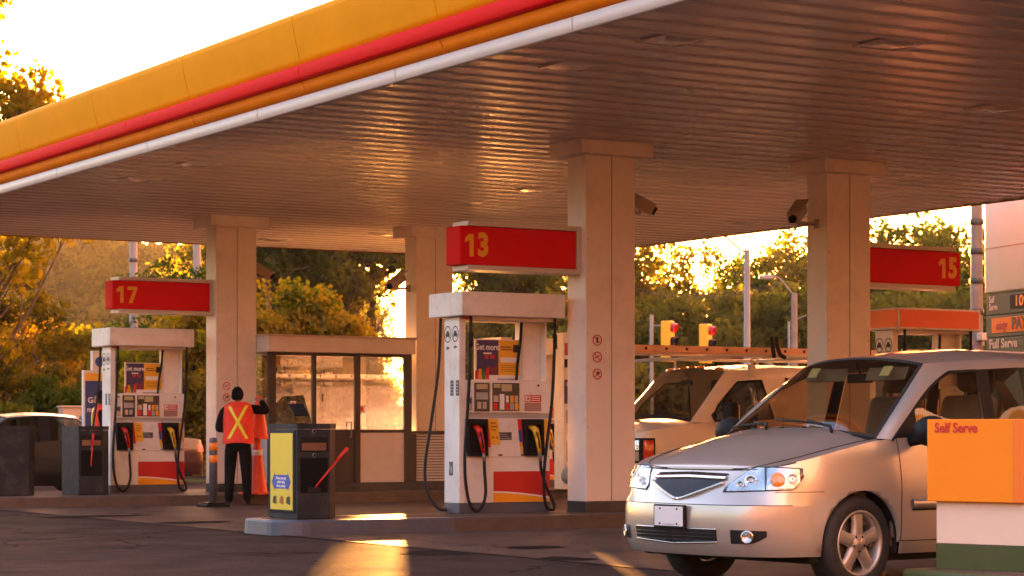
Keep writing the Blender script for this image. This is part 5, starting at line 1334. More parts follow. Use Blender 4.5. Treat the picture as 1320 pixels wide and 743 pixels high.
# ---------------------------------------------------------------- the white van with the ladder rack
def work_van():
    root = thing('work_van', 'white work van with ladders on its roof rack and dark front grille', 'van', (16.50, 25.32, 0), R(0))
    S = Shell([(0, 0), (.01, .4), (.05, .72), (.14, .90), (.34, .975), (.9, 1.0), (3.0, 1.01), (5.2, 1.0), (5.5, .96), (5.6, .8), (5.63, 0)],
              fin=([.3, .45, .6, .95, 1.05, 1.15, 1.35], [.04, .0, .01, .02, .05, .12, .35]), sin=([.3, .5, .95, 1.2, 1.35], [.04, .01, .0, .03, .05]), rin=([.3, 1.35], [.02, .02]),
              top=([0, .15, .5, 1.0, 1.3, 2.0, 5.7], [1.09, 1.11, 1.165, 1.225, 1.25, 1.26, 1.26]), bot=.33, wheels=(.85, 4.35), R_=.43, hub=.37)
    b = B()
    xd = (1.28, 2.42)
    for sd in (-1, 1): S.band(b, 'vanwhite', sd, lambda x, z, u: not (xd[0] < x < xd[1] and z > .42))
    b.obj('body', root, weld=.001)
    for sd in (-1, 1):
        b = B(); S.band(b, 'vanwhite', sd, lambda x, z, u: xd[0] < x < xd[1] and z > .42)
        for xx in xd:
            u = S.u_at_x(xx); S.patch(b, [u - .004, u + .004], lambda u: .43, lambda u: S.T(u), .0015, 'under', sd, 10)
        d = b.obj('front_door', root); b = B(); q = [S.pt(S.u_at_x(2.2 + k), 1.12, .02, sd) for k in (0, .05, .15)]; b.tube(q, .02, 'plastic', 6); b.obj('door_handle', d)
    us = lin(0, S.u_at_x(.95), 24); rows = []
    for u in us:
        t = S.T(u); p = S.pt(u, t); rows.append([Vector((p.x, p.y * a, t + .07 * min(1, max(0, (p.x - .05)) / .4) * (1 - abs(a) ** 2.5))) for a in lin(-1, 1, 16)])
    b = B(); b.grid(rows, 'vanwhite'); b.obj('bonnet', root, weld=.001)
    base = [Vector((.92 - .14 * (1 - a * a), .90 * a, 1.235 + .06 * (1 - a * a))) for a in lin(-1, 1, 16)]
    head = [Vector((1.60 - .08 * (1 - a * a), .76 * a, 1.93 + .05 * (1 - a * a))) for a in lin(-1, 1, 16)]
    b = B(); surf(b, base, head, 'van_glass', 10, (-.03, 0, .03)); ws = b.obj('windscreen', root)
    b = B(); b.grid([[p + Vector((-.01, 0, .012)) for p in base], [p.lerp(q, .06) + Vector((-.01, 0, .012)) for p, q in zip(base, head)]], 'under'); b.obj('screen_edge', ws)
    rows = []
    for k, dx in enumerate((0, .08, .3, .8, 1.6, 2.6, 3.4, 3.9, 3.97)):
        rows.append([Vector((h.x + dx, h.y * (1 + .02 * min(1, dx)), h.z + .06 * min(1, dx / .8) - (.06 if k == 8 else 0))) for h in head])
    b = B(); b.grid(rows, 'vanwhite')
    for x in (1.64, 1.64): pass
    for k in (2, 6, 8, 10, 14): b.lathe([(0, .035), (.05, .028), (.07, 0)], 'lampamber', 10, Matrix.Translation(rows[1][k] + Vector((0, 0, 0))))
    b.obj('roof', root)
    for sd in (-1, 1):
        i = 0 if sd < 0 else 16; b = B(); A_in = [base[i].lerp(head[i], t / 10) for t in range(11)]
        q = lambda x, y, z: Vector((x, sd * y, z))
        A_out = bez([q(1.12, .955, 1.235), q(1.42, .90, 1.55), q(1.72, .835, 1.84)], 5)
        surf(b, A_in, A_out, 'vanwhite', 5, (-.01, sd * .02, .01))
        belt = lambda x: S.pt(S.u_at_x(x), S.top(x), 0, sd)
        rail = lambda x: q(x, .835, 1.84 + .05 * min(1, max(0, (x - 1.72) / .6)))
        R_out = [rail(x) for x in lin(1.72, 5.55, 8)]; R_in = [rows[k][i] for k in range(9)]
        surf(b, R_in, R_out, 'vanwhite', 5, (0, sd * .012, .015))
        # cargo side above the belt
        surf(b, [belt(x) for x in lin(2.44, 5.55, 8)], [rail(x) for x in lin(2.36, 5.55, 8)], 'vanwhite', 6, (0, sd * .02, 0))
        # door frame ring: front triangle and rear strip
        up = A_out + [rail(x) for x in lin(1.78, 2.36, 5)]
        n = len(up); low = [belt(1.12 + (2.44 - 1.12) * k / (n - 1)) for k in range(n)]
        wl = []; wu = []
        for k in range(n):
            t = k / (n - 1); wl.append(low[k].lerp(up[k], .04)); wu.append(low[k].lerp(up[k], .90 if t > .2 else .75))
        b.grid([low, wl], 'vanwhite'); b.grid([wu, up], 'vanwhite')
        b.grid([[wl[k], wu[k]] for k in (0, 1, 2)], 'vanwhite'); b.grid([[wl[k], wu[k]] for k in (n - 3, n - 2, n - 1)], 'vanwhite')
        b.obj('side_panel', root, weld=.001)
        b = B(); ins = Vector((0, -sd * .012, 0)); surf(b, [p + ins for p in wl[2:n - 2]], [p + ins for p in wu[2:n - 2]], 'van_glass', 6); dw = b.obj('door_window', root)
        b = B(); loop = wl[2:n - 2] + wu[2:n - 2][::-1] + [wl[2]]; b.tube([p + Vector((0, sd * .002, 0)) for p in loop], .013, 'plastic', 6); b.obj('window_seal', dw)
        b = B(); b.box((1.30, sd * 1.09, 1.22), (1.42, sd * 1.34, 1.50), 'plastic', .04); b.tube([(1.40, sd * .95, 1.26), (1.38, sd * 1.14, 1.30)], .022, 'plastic', 6); b.tube([(1.40, sd * .95, 1.40), (1.38, sd * 1.14, 1.42)], .022, 'plastic', 6); mo = b.obj('door_mirror', root)
        b = B(); b.box((1.421, sd * 1.11, 1.25), (1.425, sd * 1.32, 1.47), 'chrome'); b.obj('mirror_glass', mo)
    # nose: grille, headlamps, markers, bumper
    b = B()
    for sd in (-1, 1): S.patch(b, lin(0, .60, 8), lambda u: .72, lambda u: 1.02, .006, 'grille', sd, 6)
    g = b.obj('grille', root); b = B()
    for sd in (-1, 1):
        for z in (.79, .87, .95): S.patch(b, lin(0, .60, 8), lambda u: z - .012, lambda u: z + .012, .018, 'steel', sd, 2)
    b.obj('grille_bar', g)
    for sd in (-1, 1):
        b = B(); S.patch(b, lin(.61, 1.12, 10), lambda u: .70, lambda u: 1.03, .008, 'plastic', sd, 5); h = b.obj('headlight', root)
        b = B(); S.patch(b, lin(.64, .90, 6), lambda u: .87, lambda u: 1.0, .014, 'reflector', sd, 4); S.patch(b, lin(.64, .90, 6), lambda u: .73, lambda u: .85, .014, 'lens_dim', sd, 4); b.obj('lamp_unit', h)
        b = B(); S.patch(b, lin(.96, 1.09, 5), lambda u: .74, lambda u: 1.0, .016, 'lampred2', sd, 4, True, lambda u, t: .01 * math.sin(math.pi * t)); b.obj('marker_lamp', h)
    b = B()
    for sd in (-1, 1): S.patch(b, lin(0, 1.25, 16), lambda u: .40, lambda u: .63, .03, 'steel', sd, 6, True, lambda u, t: .05 * math.sin(math.pi * t) ** .5)
    b.obj('front_bumper', root)
    b = B(); b.box((.5, -.85, .28), (5.3, .85, .40), 'under', .02)
    for sd in (-1, 1):
        for w_ in S.wheels: arch_liner(b, w_, .985, .43, .37, sd)
    b.obj('underbody', root)
    for w_ in S.wheels:
        for sd in (-1, 1): wheel(root, w_, sd * .98, sd, .365, .22, .21, 8, 0, 'steel')
    b = B(); b.box((.80, -.86, .6), (.95, .86, 1.2), 'interior', .02); b.grid([[Vector((x, y, z)) for y in (-.86, .86)] for x, z in ((.85, 1.22), (1.2, 1.24), (1.4, 1.12), (1.4, .8))], 'dash'); b.box((1.0, -.88, .5), (2.6, .88, .56), 'interior'); 
    b.box((1.0, -.5, 1.26), (1.12, .1, 1.29), 'paper', .01, Matrix.Rotation(R(8), 4, 'Z')); b.obj('dashboard', root)
    for y in (-.5, .5): seat(root, 1.75, y, .72)
    b = B(); b.box((2.55, -.88, .5), (2.58, .88, 1.85), 'partition', .005); b.obj('partition', root)
    b = B(); rot = Matrix.Translation((1.47, -.48, 1.22)) @ Matrix.Rotation(R(-50), 4, 'Y'); b.tube([rot @ Vector((.19 * math.cos(k * math.pi / 10), .19 * math.sin(k * math.pi / 10), 0)) for k in range(21)], .016, 'plastic', 8, False); b.tube([rot @ Vector((-.18, 0, 0)), rot @ Vector((.18, 0, 0))], .016, 'plastic', 6); b.tube([rot @ Vector((0, 0, 0)), rot @ Vector((0, 0, -.3))], .03, 'plastic', 6); b.obj('steering_wheel', root)
    b = B(); b.box((1.50, -.12, 1.75), (1.53, .12, 1.82), 'plastic', .01); b.tube([(1.515, 0, 1.82), (1.50, 0, 1.93)], .01, 'plastic', 5); b.obj('rear_view_mirror', root)
    # roof rack
    b = B()
    for x in (1.95, 3.4, 4.9):
        b.tube([(x, -.90, 2.0), (x, -.90, 2.14), (x, .90, 2.14), (x, .90, 2.0)], .022, 'rackwhite', 8)
        for sd in (-1, 1): b.box((x - .05, sd * .92, 1.86), (x + .05, sd * .86, 2.02), 'rackwhite', .008)
    for sd in (-1, 1): b.tube([(1.2, sd * .86, 2.10), (1.6, sd * .89, 2.14), (5.2, sd * .89, 2.14)], .022, 'rackwhite', 8)
    b.tube([(1.2, -.86, 2.10), (1.2, .86, 2.10)], .02, 'rackwhite', 8)
    rk = b.obj('roof_rack', root)
    b = B()
    for x in (2.26, 2.34): b.tube(bez([(x, -.93, 2.40), (x + .005, -.94, 2.28), (x + (.02 if x < 2.3 else .05), -.95, 2.16), (x + (.03 if x < 2.3 else .14), -.94, 2.12)], 4), .028, 'rubber', 8)
    b.obj('rubber_hook', rk)
    for sd in (-1, 1):
        b = B(); S.patch(b, lin(S.len - .95, S.len - .85, 3), lambda u: .8, lambda u: 1.15, .01, 'lampred', sd, 3); b.obj('tail_light', root)
    return root
M['van_glass'] = glass('van_glass', (.70, .72, .66), .08)
M['lens_dim'] = mat('lens_dim', (.35, .33, .30), .15, .3, var=.1)
M['lampred2'] = mat('marker_red_amber', (.55, .045, .012), .15, var=.1, coat=1)
M['partition'] = mat('van_partition', (.05, .045, .04), .8, var=.1)
M['rackwhite'] = mat('rack_white', (.62, .57, .50), .45, var=.1)
work_van()
def ladder(name, label, loc, L, w, m, rh, rungs, rz=0, tilt=0):
    root = thing(name, label, 'ladder', loc, rz, 'ladders on the van roof'); root.rotation_euler = (0, tilt, rz)
    for s in (-1, 1):
        b = B(); b.box((0, s * w / 2 - .014, -rh / 2), (L, s * w / 2 + .014, rh / 2), m, .005)
        for k in range(rungs): b.lathe([(0, .004), (.02, .004), (.022, -.002)], 'under', 8, Matrix.Translation((.2 + k * (L - .4) / (rungs - 1), s * (w / 2 + .014), 0)) @ Matrix.Rotation(R(90 if s < 0 else -90), 4, 'X'))
        b.obj('rail', root)
    for k in range(rungs):
        x = .2 + k * (L - .4) / (rungs - 1); b = B(); b.tube([(x, -w / 2 + .012, 0), (x, w / 2 - .012, 0)], .016, 'alu', 8); b.obj('rung', root)
ladder('ladder', 'orange fibreglass ladder lying on the van roof rack, nearest the camera', (16.50 - .25, 25.32 - .60, 2.21), 5.0, .40, 'fibre', .09, 15)
ladder('ladder', 'pale ladder lying on the far side of the van roof rack', (16.50 + .5, 25.32 + .28, 2.205), 4.7, .42, 'alu', .08, 14)

# ---------------------------------------------------------------- sedans (mostly hidden)
M['sedan_glass'] = glass('sedan_glass', (.40, .42, .38), .03)
def sedan(label, loc, paint, rz=0):
    root = thing('parked_car', label, 'car', loc, rz)
    S = Shell([(0, 0), (.01, .3), (.06, .6), (.2, .8), (.5, .87), (1.5, .89), (3.2, .89), (4.2, .85), (4.5, .7), (4.58, .3), (4.6, 0)],
              fin=([.2, .4, .6, .8, 1.2], [.08, .0, .03, .14, .4]), sin=([.2, .45, .7, .95, 1.2], [.04, .0, .0, .05, .08]), rin=([.2, .5, .8, 1.2], [.06, 0, .03, .1]),
              top=([0, .4, 1.2, 2.2, 3.6, 4.3, 4.6], [.70, .78, .90, .94, .97, .96, .93]), bot=.2, wheels=(.9, 3.6), R_=.35, hub=.32)
    b = B()
    for sd in (-1, 1): S.band(b, paint, sd)
    b.obj('body', root, weld=.001)
    def lid(x0, x1, nm):
        rows = []
        us = [u for u, _ in S.columns() if x0 <= S.ref(u)[0] <= x1]
        for u in us:
            t = S.T(u); p = S.pt(u, t); rows.append([Vector((p.x, p.y * a, t + .05 * (1 - abs(a) ** 2.4) * min(1, max(0, 4 * (p.x - .1) if x0 < 1 else 1)))) for a in lin(-1, 1, 12)])
        b = B(); b.grid(rows, paint); b.obj(nm, root, weld=.001)
    lid(0, 1.25, 'bonnet'); lid(3.85, 4.7, 'boot_lid')
    base = [Vector((1.22 - .12 * (1 - a * a), .78 * a, .90 + .05 * (1 - a * a))) for a in lin(-1, 1, 12)]
    head = [Vector((2.0 - .06 * (1 - a * a), .58 * a, 1.36 + .05 * (1 - a * a))) for a in lin(-1, 1, 12)]
    rb = [Vector((3.92 + .05 * (1 - a * a), .76 * a, .97 + .04 * (1 - a * a))) for a in lin(-1, 1, 12)]; rh = [Vector((3.25 + .05 * (1 - a * a), .57 * a, 1.36 + .05 * (1 - a * a))) for a in lin(-1, 1, 12)]
    b = B(); surf(b, base, head, 'sedan_glass', 8, (-.02, 0, .03)); b.obj('windscreen', root)
    b = B(); surf(b, rh, rb, 'sedan_glass', 8, (.02, 0, .03)); b.obj('rear_screen', root)
    b = B(); b.grid([[p.lerp(q, t) + Vector((0, 0, .045 * math.sin(math.pi * t))) for p, q in zip(head, rh)] for t in lin(0, 1, 8)], paint); b.obj('roof', root)
    for sd in (-1, 1):
        q = lambda x, y, z: Vector((x, sd * y, z)); i = 0 if sd < 0 else 12
        inn = [base[i].lerp(head[i], t / 5) for t in range(6)] + [head[i].lerp(rh[i], t / 5) + Vector((0, 0, .045 * math.sin(math.pi * t / 5))) for t in range(1, 6)] + [rh[i].lerp(rb[i], t / 5) for t in range(1, 6)]
        out = [p + Vector((.05 if k < 5 else (-.03 if k > 10 else 0), sd * .045, -.045)) for k, p in enumerate(inn)]
        b = B(); surf(b, inn, out, paint, 3, (0, sd * .008, .008)); b.obj('roof_rail', root)
        low = [S.pt(S.u_at_x(1.3 + (3.9 - 1.3) * k / 15), S.top(1.3 + 2.6 * k / 15), -.01, sd) for k in range(16)]
        b = B(); surf(b, low[:8], out[:8], 'sedan_glass', 5); surf(b, low[8:], out[8:], 'sedan_glass', 5); b.obj('door_window', root)
        b = B(); surf(b, low[7:9], out[7:9], 'plastic', 4); b.obj('door_pillar', root)
        b = B(); S.patch(b, lin(.55, .95, 8), lambda u: .56, lambda u: .70, .006, 'reflector', sd, 3); b.obj('headlight', root)
        b = B(); S.patch(b, lin(S.len - .95, S.len - .5, 8), lambda u: .70, lambda u: .84, .006, 'lit_red', sd, 3); b.obj('tail_light', root)
        b = B(); t = bmesh.new(); bmesh.ops.create_uvsphere(t, u_segments=12, v_segments=8, radius=1)
        b.merge(t, paint, Matrix.Translation((1.55, sd * .98, .98)) @ Matrix.Diagonal((.07, .10, .065, 1)), True); b.obj('door_mirror', root)
        for w_ in S.wheels: wheel(root, w_, sd * .87, sd, .32, .2, .2, 5)
    b = B(); b.box((.4, -.8, .18), (4.2, .8, .26), 'under', .02); b.box((1.2, -.8, .3), (3.8, .8, .5), 'interior', .02)
    b.grid([[Vector((x, y, z)) for y in (-.76, .76)] for x, z in ((1.15, .90), (1.5, .92), (1.62, .8), (1.62, .5))], 'interior')
    for sd in (-1, 1):
        for w_ in S.wheels: arch_liner(b, w_, .87, .35, .32, sd)
    b.obj('underbody', root)
    for y in (-.36, .36): seat(root, 1.9, y, .42, 'interior')
    for y in (-.36, .36): seat(root, 2.8, y, .42, 'interior')
    b = B()
    for sd in (-1, 1): S.patch(b, lin(0, .42, 5), lambda u: .42, lambda u: .60, .004, 'grille', sd, 3)
    b.obj('grille', root)
    return root
p = at(-22, 39.0); sedan('black car with a pale rim of light along its roof, behind the dark bins', (p.x - 1.7, p.y + .2, 0), 'blackpaint')
p = at(236, 48); sedan('dark red car with a lit tail lamp behind the attendant column', (p.x - 3.9, p.y + 1.0, 0), 'maroon')
# ---------------------------------------------------------------- people: one skinned body each, clothes as parts
def skin_body(joints, edges, name):
    me = bpy.data.meshes.new(name); names = list(joints)
    me.from_pydata([joints[n][0] for n in names], [(names.index(a), names.index(c)) for a, c in edges], [])
    o = bpy.data.objects.new(name, me); COL.objects.link(o)
    md = o.modifiers.new('skin', 'SKIN')
    me.skin_vertices[0].data  # layer made by the modifier
    for i, n in enumerate(names):
        r = joints[n][1]; me.skin_vertices[0].data[i].radius = r if isinstance(r, tuple) else (r, r); me.skin_vertices[0].data[i].use_root = (i == 0)
    md.use_smooth_shade = True
    sb = o.modifiers.new('sub', 'SUBSURF'); sb.levels = 2
    dg = bpy.context.evaluated_depsgraph_get(); m2 = bpy.data.meshes.new_from_object(o.evaluated_get(dg)); bpy.data.objects.remove(o); bpy.data.meshes.remove(me)
    return m2
def person(label, loc, rz, pose, vest=True):
    root = thing('person', label, 'person', loc, rz)
    J = pose
    E = [('pelvis', 'belly'), ('belly', 'chest'), ('chest', 'neckb'), ('neckb', 'neck')]
    for s in 'LR': E += [('chest', 'sh' + s), ('sh' + s, 'el' + s), ('el' + s, 'wr' + s), ('pelvis', 'hip' + s), ('hip' + s, 'kn' + s), ('kn' + s, 'an' + s), ('an' + s, 'to' + s)]
    me = skin_body(J, E, 'body')
    b = B(); t = bmesh.new(); t.from_mesh(me); bpy.data.meshes.remove(me); b.merge(t, 'cloth', None, True); b.mi('trousers'); b.mi('skin'); b.mi('shoe')
    hz = J['pelvis'][0][2]
    b.bm.faces.ensure_lookup_table()
    for f in b.bm.faces:
        c = f.calc_center_median()
        if c.z < .09: f.material_index = 3
        elif c.z < hz + .06 and abs(c.x) < .24: f.material_index = 1
        elif c.z > J['neckb'][0][2] + .02 and abs(c.x) < .12: f.material_index = 2
    # head
    hc = Vector(J['head'][0])
    t = bmesh.new(); bmesh.ops.create_uvsphere(t, u_segments=24, v_segments=18, radius=1)
    for v in t.verts:
        c = v.co; x, y, z = c.x * .078, c.y * .098, c.z * .118
        if c.z < 0: x *= 1 - .22 * (-c.z); y = y * (1 - .10 * (-c.z)) + (.012 * -c.z if c.y > 0 else .02 * -c.z)
        v.co = Vector((x, y, z))
    b.merge(t, 'skin', Matrix.Translation(hc), True)
    for s in (-1, 1):
        t = bmesh.new(); bmesh.ops.create_uvsphere(t, u_segments=10, v_segments=8, radius=1); b.merge(t, 'skin', Matrix.Translation(hc + Vector((s * .079, -.005, -.015))) @ Matrix.Diagonal((.012, .02, .032, 1)), True)
        t = bmesh.new(); bmesh.ops.create_uvsphere(t, u_segments=8, v_segments=6, radius=1); b.merge(t, 'ink', Matrix.Translation(hc + Vector((s * .03, .088, .005))) @ Matrix.Diagonal((.012, .008, .007, 1)), True)
    b.tube([hc + Vector((0, .092, .01)), hc + Vector((0, .112, -.03)), hc + Vector((0, .098, -.042))], [.009, .014, .011], 'skin', 8)
    b.tube([hc + Vector((-.024, .092, -.068)), hc + Vector((0, .099, -.066)), hc + Vector((.024, .092, -.068))], .005, 'lip', 6)
    # hands: palm and five fingers
    for s in 'LR':
        w_ = Vector(J['wr' + s][0]); e_ = Vector(J['el' + s][0]); d = (w_ - e_).normalized(); side = d.cross(Vector((0, 0, 1))); side = (side if side.length > .1 else d.cross(Vector((0, 1, 0)))).normalized(); nrm = side.cross(d).normalized()
        b.tube([w_ - d * .02, w_ + d * .03, w_ + d * .085], [.026, .036, .033], 'skin', 10)
        for k, (o_, ln) in enumerate(((-.027, .062), (-.009, .075), (.010, .070), (.027, .055))):
            p0 = w_ + d * .075 + side * o_; b.tube([p0, p0 + d * ln * .45 - nrm * .008, p0 + d * ln * .75 - nrm * .028, p0 + d * ln * .85 - nrm * .05], [.0105, .0095, .0085, .006], 'skin', 7)
        sg = 1 if s == 'L' else -1
        p0 = w_ + d * .03 + side * .03 * sg; b.tube([p0, p0 + d * .03 + side * .025 * sg - nrm * .015, p0 + d * .055 + side * .022 * sg - nrm * .035], [.014, .012, .009], 'skin', 7)
    b.obj('body', root, recalc=False)
    # hair
    b = B(); t = bmesh.new(); bmesh.ops.create_uvsphere(t, u_segments=28, v_segments=20, radius=1)
    for v in t.verts:
        c = v.co; k = 1 + .05 * math.sin(c.x * 9 + c.z * 7) * math.cos(c.y * 8); v.co = Vector((c.x * .092 * k, c.y * .110 * k - .006, c.z * .120 * k + .012))
    for f in [f for f in t.faces if (f.calc_center_median().y > .045 and f.calc_center_median().z < .055) or f.calc_center_median().z < -.075]: t.faces.remove(f)
    b.merge(t, 'hair', Matrix.Translation(hc), True); b.obj('hair', root)
    if vest:
        b = B(); ch = Vector(J['chest'][0]); pe = Vector(J['pelvis'][0])
        rows = []
        zs = [(-.04, .238, .172), (.03, .234, .170), (.14, .226, .164), (.26, .230, .166), (.38, .238, .170), (.46, .236, .162), (.52, .214, .140), (.56, .172, .108), (.585, .112, .080)]
        for k, (dz, rx, ry) in enumerate(zs):
            rows.append([Vector((pe.x + (ch.x - pe.x) * dz / .55 + rx * math.copysign(abs(math.cos(a)) ** .82, math.cos(a)) * (1 + .02 * math.sin(5 * a + k)), pe.y + (ch.y - pe.y) * dz / .55 + ry * math.sin(a), pe.z + dz + .012 * math.sin(3 * a) * (k == 0))) for a in lin(0, 2 * math.pi, 36)])
        b.grid(rows, 'vest'); v_ = b.obj('vest', root, weld=.001)
        b = B()
        def bk(x, z, ysg):
            for (d0, r0, q0), (d1, r1, q1) in zip(zs[:-1], zs[1:]):
                if d0 <= z <= d1:
                    t = (z - d0) / (d1 - d0); rx, ry = r0 + (r1 - r0) * t, q0 + (q1 - q0) * t; xx = max(-1, min(1, x / rx)); ca = abs(xx) ** (1 / .82); 
                    return Vector((pe.x + (ch.x - pe.x) * z / .55 + x, pe.y + (ch.y - pe.y) * z / .55 + ysg * (ry * math.sqrt(max(0, 1 - ca * ca)) + .006), pe.z + z))
            return Vector((x, 0, z + pe.z))
        for ysg in (-1, 1):
            for sg in (-1, 1):
                rows = [[bk(sg * (-.135 + .27 * t) + o_, .53 - .50 * t, ysg) for t in lin(0, 1, 14)] for o_ in (-.024, .024)]
                if ysg > 0: rows = [[bk(sg * .11 + o_, .53 - .50 * t, ysg) for t in lin(0, 1, 14)] for o_ in (-.024, .024)]
                b.grid(rows, 'vestyellow')
        b.obj('reflective_tape', v_)
    return root
M['shoe'] = mat('shoe', (.02, .018, .017), .5, var=.2)
M['lip'] = mat('lip', (.28, .10, .08), .5, var=.05)
def stand_pose():
    J = {'pelvis': ((0, 0, .98), (.155, .115)), 'belly': ((0, .01, 1.14), (.150, .112)), 'chest': ((0, 0, 1.34), (.165, .12)), 'neckb': ((0, .0, 1.50), .065), 'neck': ((0, .015, 1.57), .052), 'head': ((0, .02, 1.665), .1)}
    for s, k in (('L', -1), ('R', 1)):
        J['sh' + s] = ((k * .200, 0, 1.455), .080); J['el' + s] = ((k * .28, -.03, 1.18), .058); J['wr' + s] = ((k * .25, .10, .96), .034)
        J['hip' + s] = ((k * .100, 0, .90), .115); J['kn' + s] = ((k * .125, .02, .49), .088); J['an' + s] = ((k * .140, -.02, .09), .068); J['to' + s] = ((k * .155, .13, .045), .044)
    return J
p = at(307, 34.0)
J = stand_pose(); J.pop('head')
body = stand_pose()
# right arm stretched out to the side and up, holding the tip of a cone; left arm bent in front
body['shR'] = ((.21, .01, 1.465), .082); body['elR'] = ((.44, .10, 1.42), .066); body['wrR'] = ((.33, .30, 1.585), .036)
body['shL'] = ((-.21, 0, 1.45), .084); body['elL'] = ((-.30, .0, 1.14), .066); body['wrL'] = ((-.13, .22, 1.16), .036)
body['head'] = ((-.01, .02, 1.665), .1)
def person_wrap(label, loc, rz, pose):
    # the head is modelled apart from the skinned skeleton
    return person(label, loc, rz, {k: v for k, v in pose.items()})
_old = skin_body
def skin_body(joints, edges, name):
    return _old({k: v for k, v in joints.items() if k != 'head'}, edges, name)
person('attendant in black with an orange vest crossed by yellow tape, lifting a cone', (p.x, p.y, 0), -YAW + R(5), body)
q = Matrix.Translation((p.x, p.y, 0)) @ Matrix.Rotation(-YAW + R(5), 4, 'Z') @ Vector((.30, .36, 0))
cone('traffic_cone', 'plain orange traffic cone held up by the attendant', (q.x, q.y, 1.0), .66, .145, False, 'orange traffic cones')
cone('traffic_cone', 'orange traffic cone with a white collar standing behind the attendant', (q.x + .02, q.y + .10, IH), .86, .165, True, 'orange traffic cones')
p = at(131, 37.5)
person('second attendant in an orange vest mostly hidden behind pump 17', (p.x, p.y, 0), -YAW + R(100), stand_pose())
# ---------------------------------------------------------------- trees, hedge, woodland
def npmesh(name, V, F, mats, mi=None, smooth=False):
    me = bpy.data.meshes.new(name); V = np.asarray(V, np.float32); F = np.asarray(F, np.int32); k = F.shape[1]
    me.vertices.add(len(V)); me.vertices.foreach_set('co', V.ravel()); me.loops.add(F.size); me.loops.foreach_set('vertex_index', F.ravel())
    me.polygons.add(len(F)); me.polygons.foreach_set('loop_start', np.arange(0, F.size, k, dtype=np.int32)); me.polygons.foreach_set('loop_total', np.full(len(F), k, np.int32))
    for m in mats: me.materials.append(m)
    if mi is not None: me.polygons.foreach_set('material_index', np.asarray(mi, np.int32))
    me.update(); me.validate(); return me
def leaves(rs, centers, radii, n_each, size, flat=1.0):
    """rhombic leaf faces scattered in clumps"""
    P = []
    for (c, r, n) in zip(centers, radii, n_each):
        d = rs.normal(size=(n, 3)); d /= np.linalg.norm(d, axis=1)[:, None]; rad = r * rs.random(n) ** .45
        q = c + d * rad[:, None] * np.array([1, 1, flat]); P.append(q)
    P = np.concatenate(P); n = len(P)
    a = rs.normal(size=(n, 3)); a[:, 2] -= .3; a /= np.linalg.norm(a, axis=1)[:, None]
    t = rs.normal(size=(n, 3)); b_ = np.cross(a, t); b_ /= np.linalg.norm(b_, axis=1)[:, None]
    s = size * (.6 + .8 * rs.random(n))[:, None]
    V = np.stack([P - a * s * .6, P + b_ * s * .36, P + a * s * .6, P - b_ * s * .36], 1).reshape(-1, 3)
    return V, np.arange(n * 4).reshape(-1, 4)
LM = {
 'gold': leafmat('leaf_gold', [(.05, .05, .009), (.11, .09, .012), (.19, .13, .014), (.22, .115, .013)], .45, .8),
 'orange': leafmat('leaf_orange', [(.05, .05, .01), (.12, .095, .014), (.19, .125, .015), (.22, .12, .014)], .45, .8),
 'yellowgreen': leafmat('leaf_yellowgreen', [(.04, .055, .008), (.09, .10, .012), (.16, .14, .014), (.21, .15, .014)], .5, .8),
 'green': leafmat('leaf_green', [(.022, .040, .008), (.045, .070, .012), (.07, .095, .016), (.10, .11, .018)], .45, .8),
 'dark': leafmat('leaf_dark', [(.024, .036, .010), (.045, .060, .014), (.075, .085, .020), (.11, .10, .022)], .5, .8),
 'olive': leafmat('leaf_olive', [(.045, .055, .014), (.085, .092, .020), (.13, .125, .026), (.17, .145, .028)], .55, .8),
}
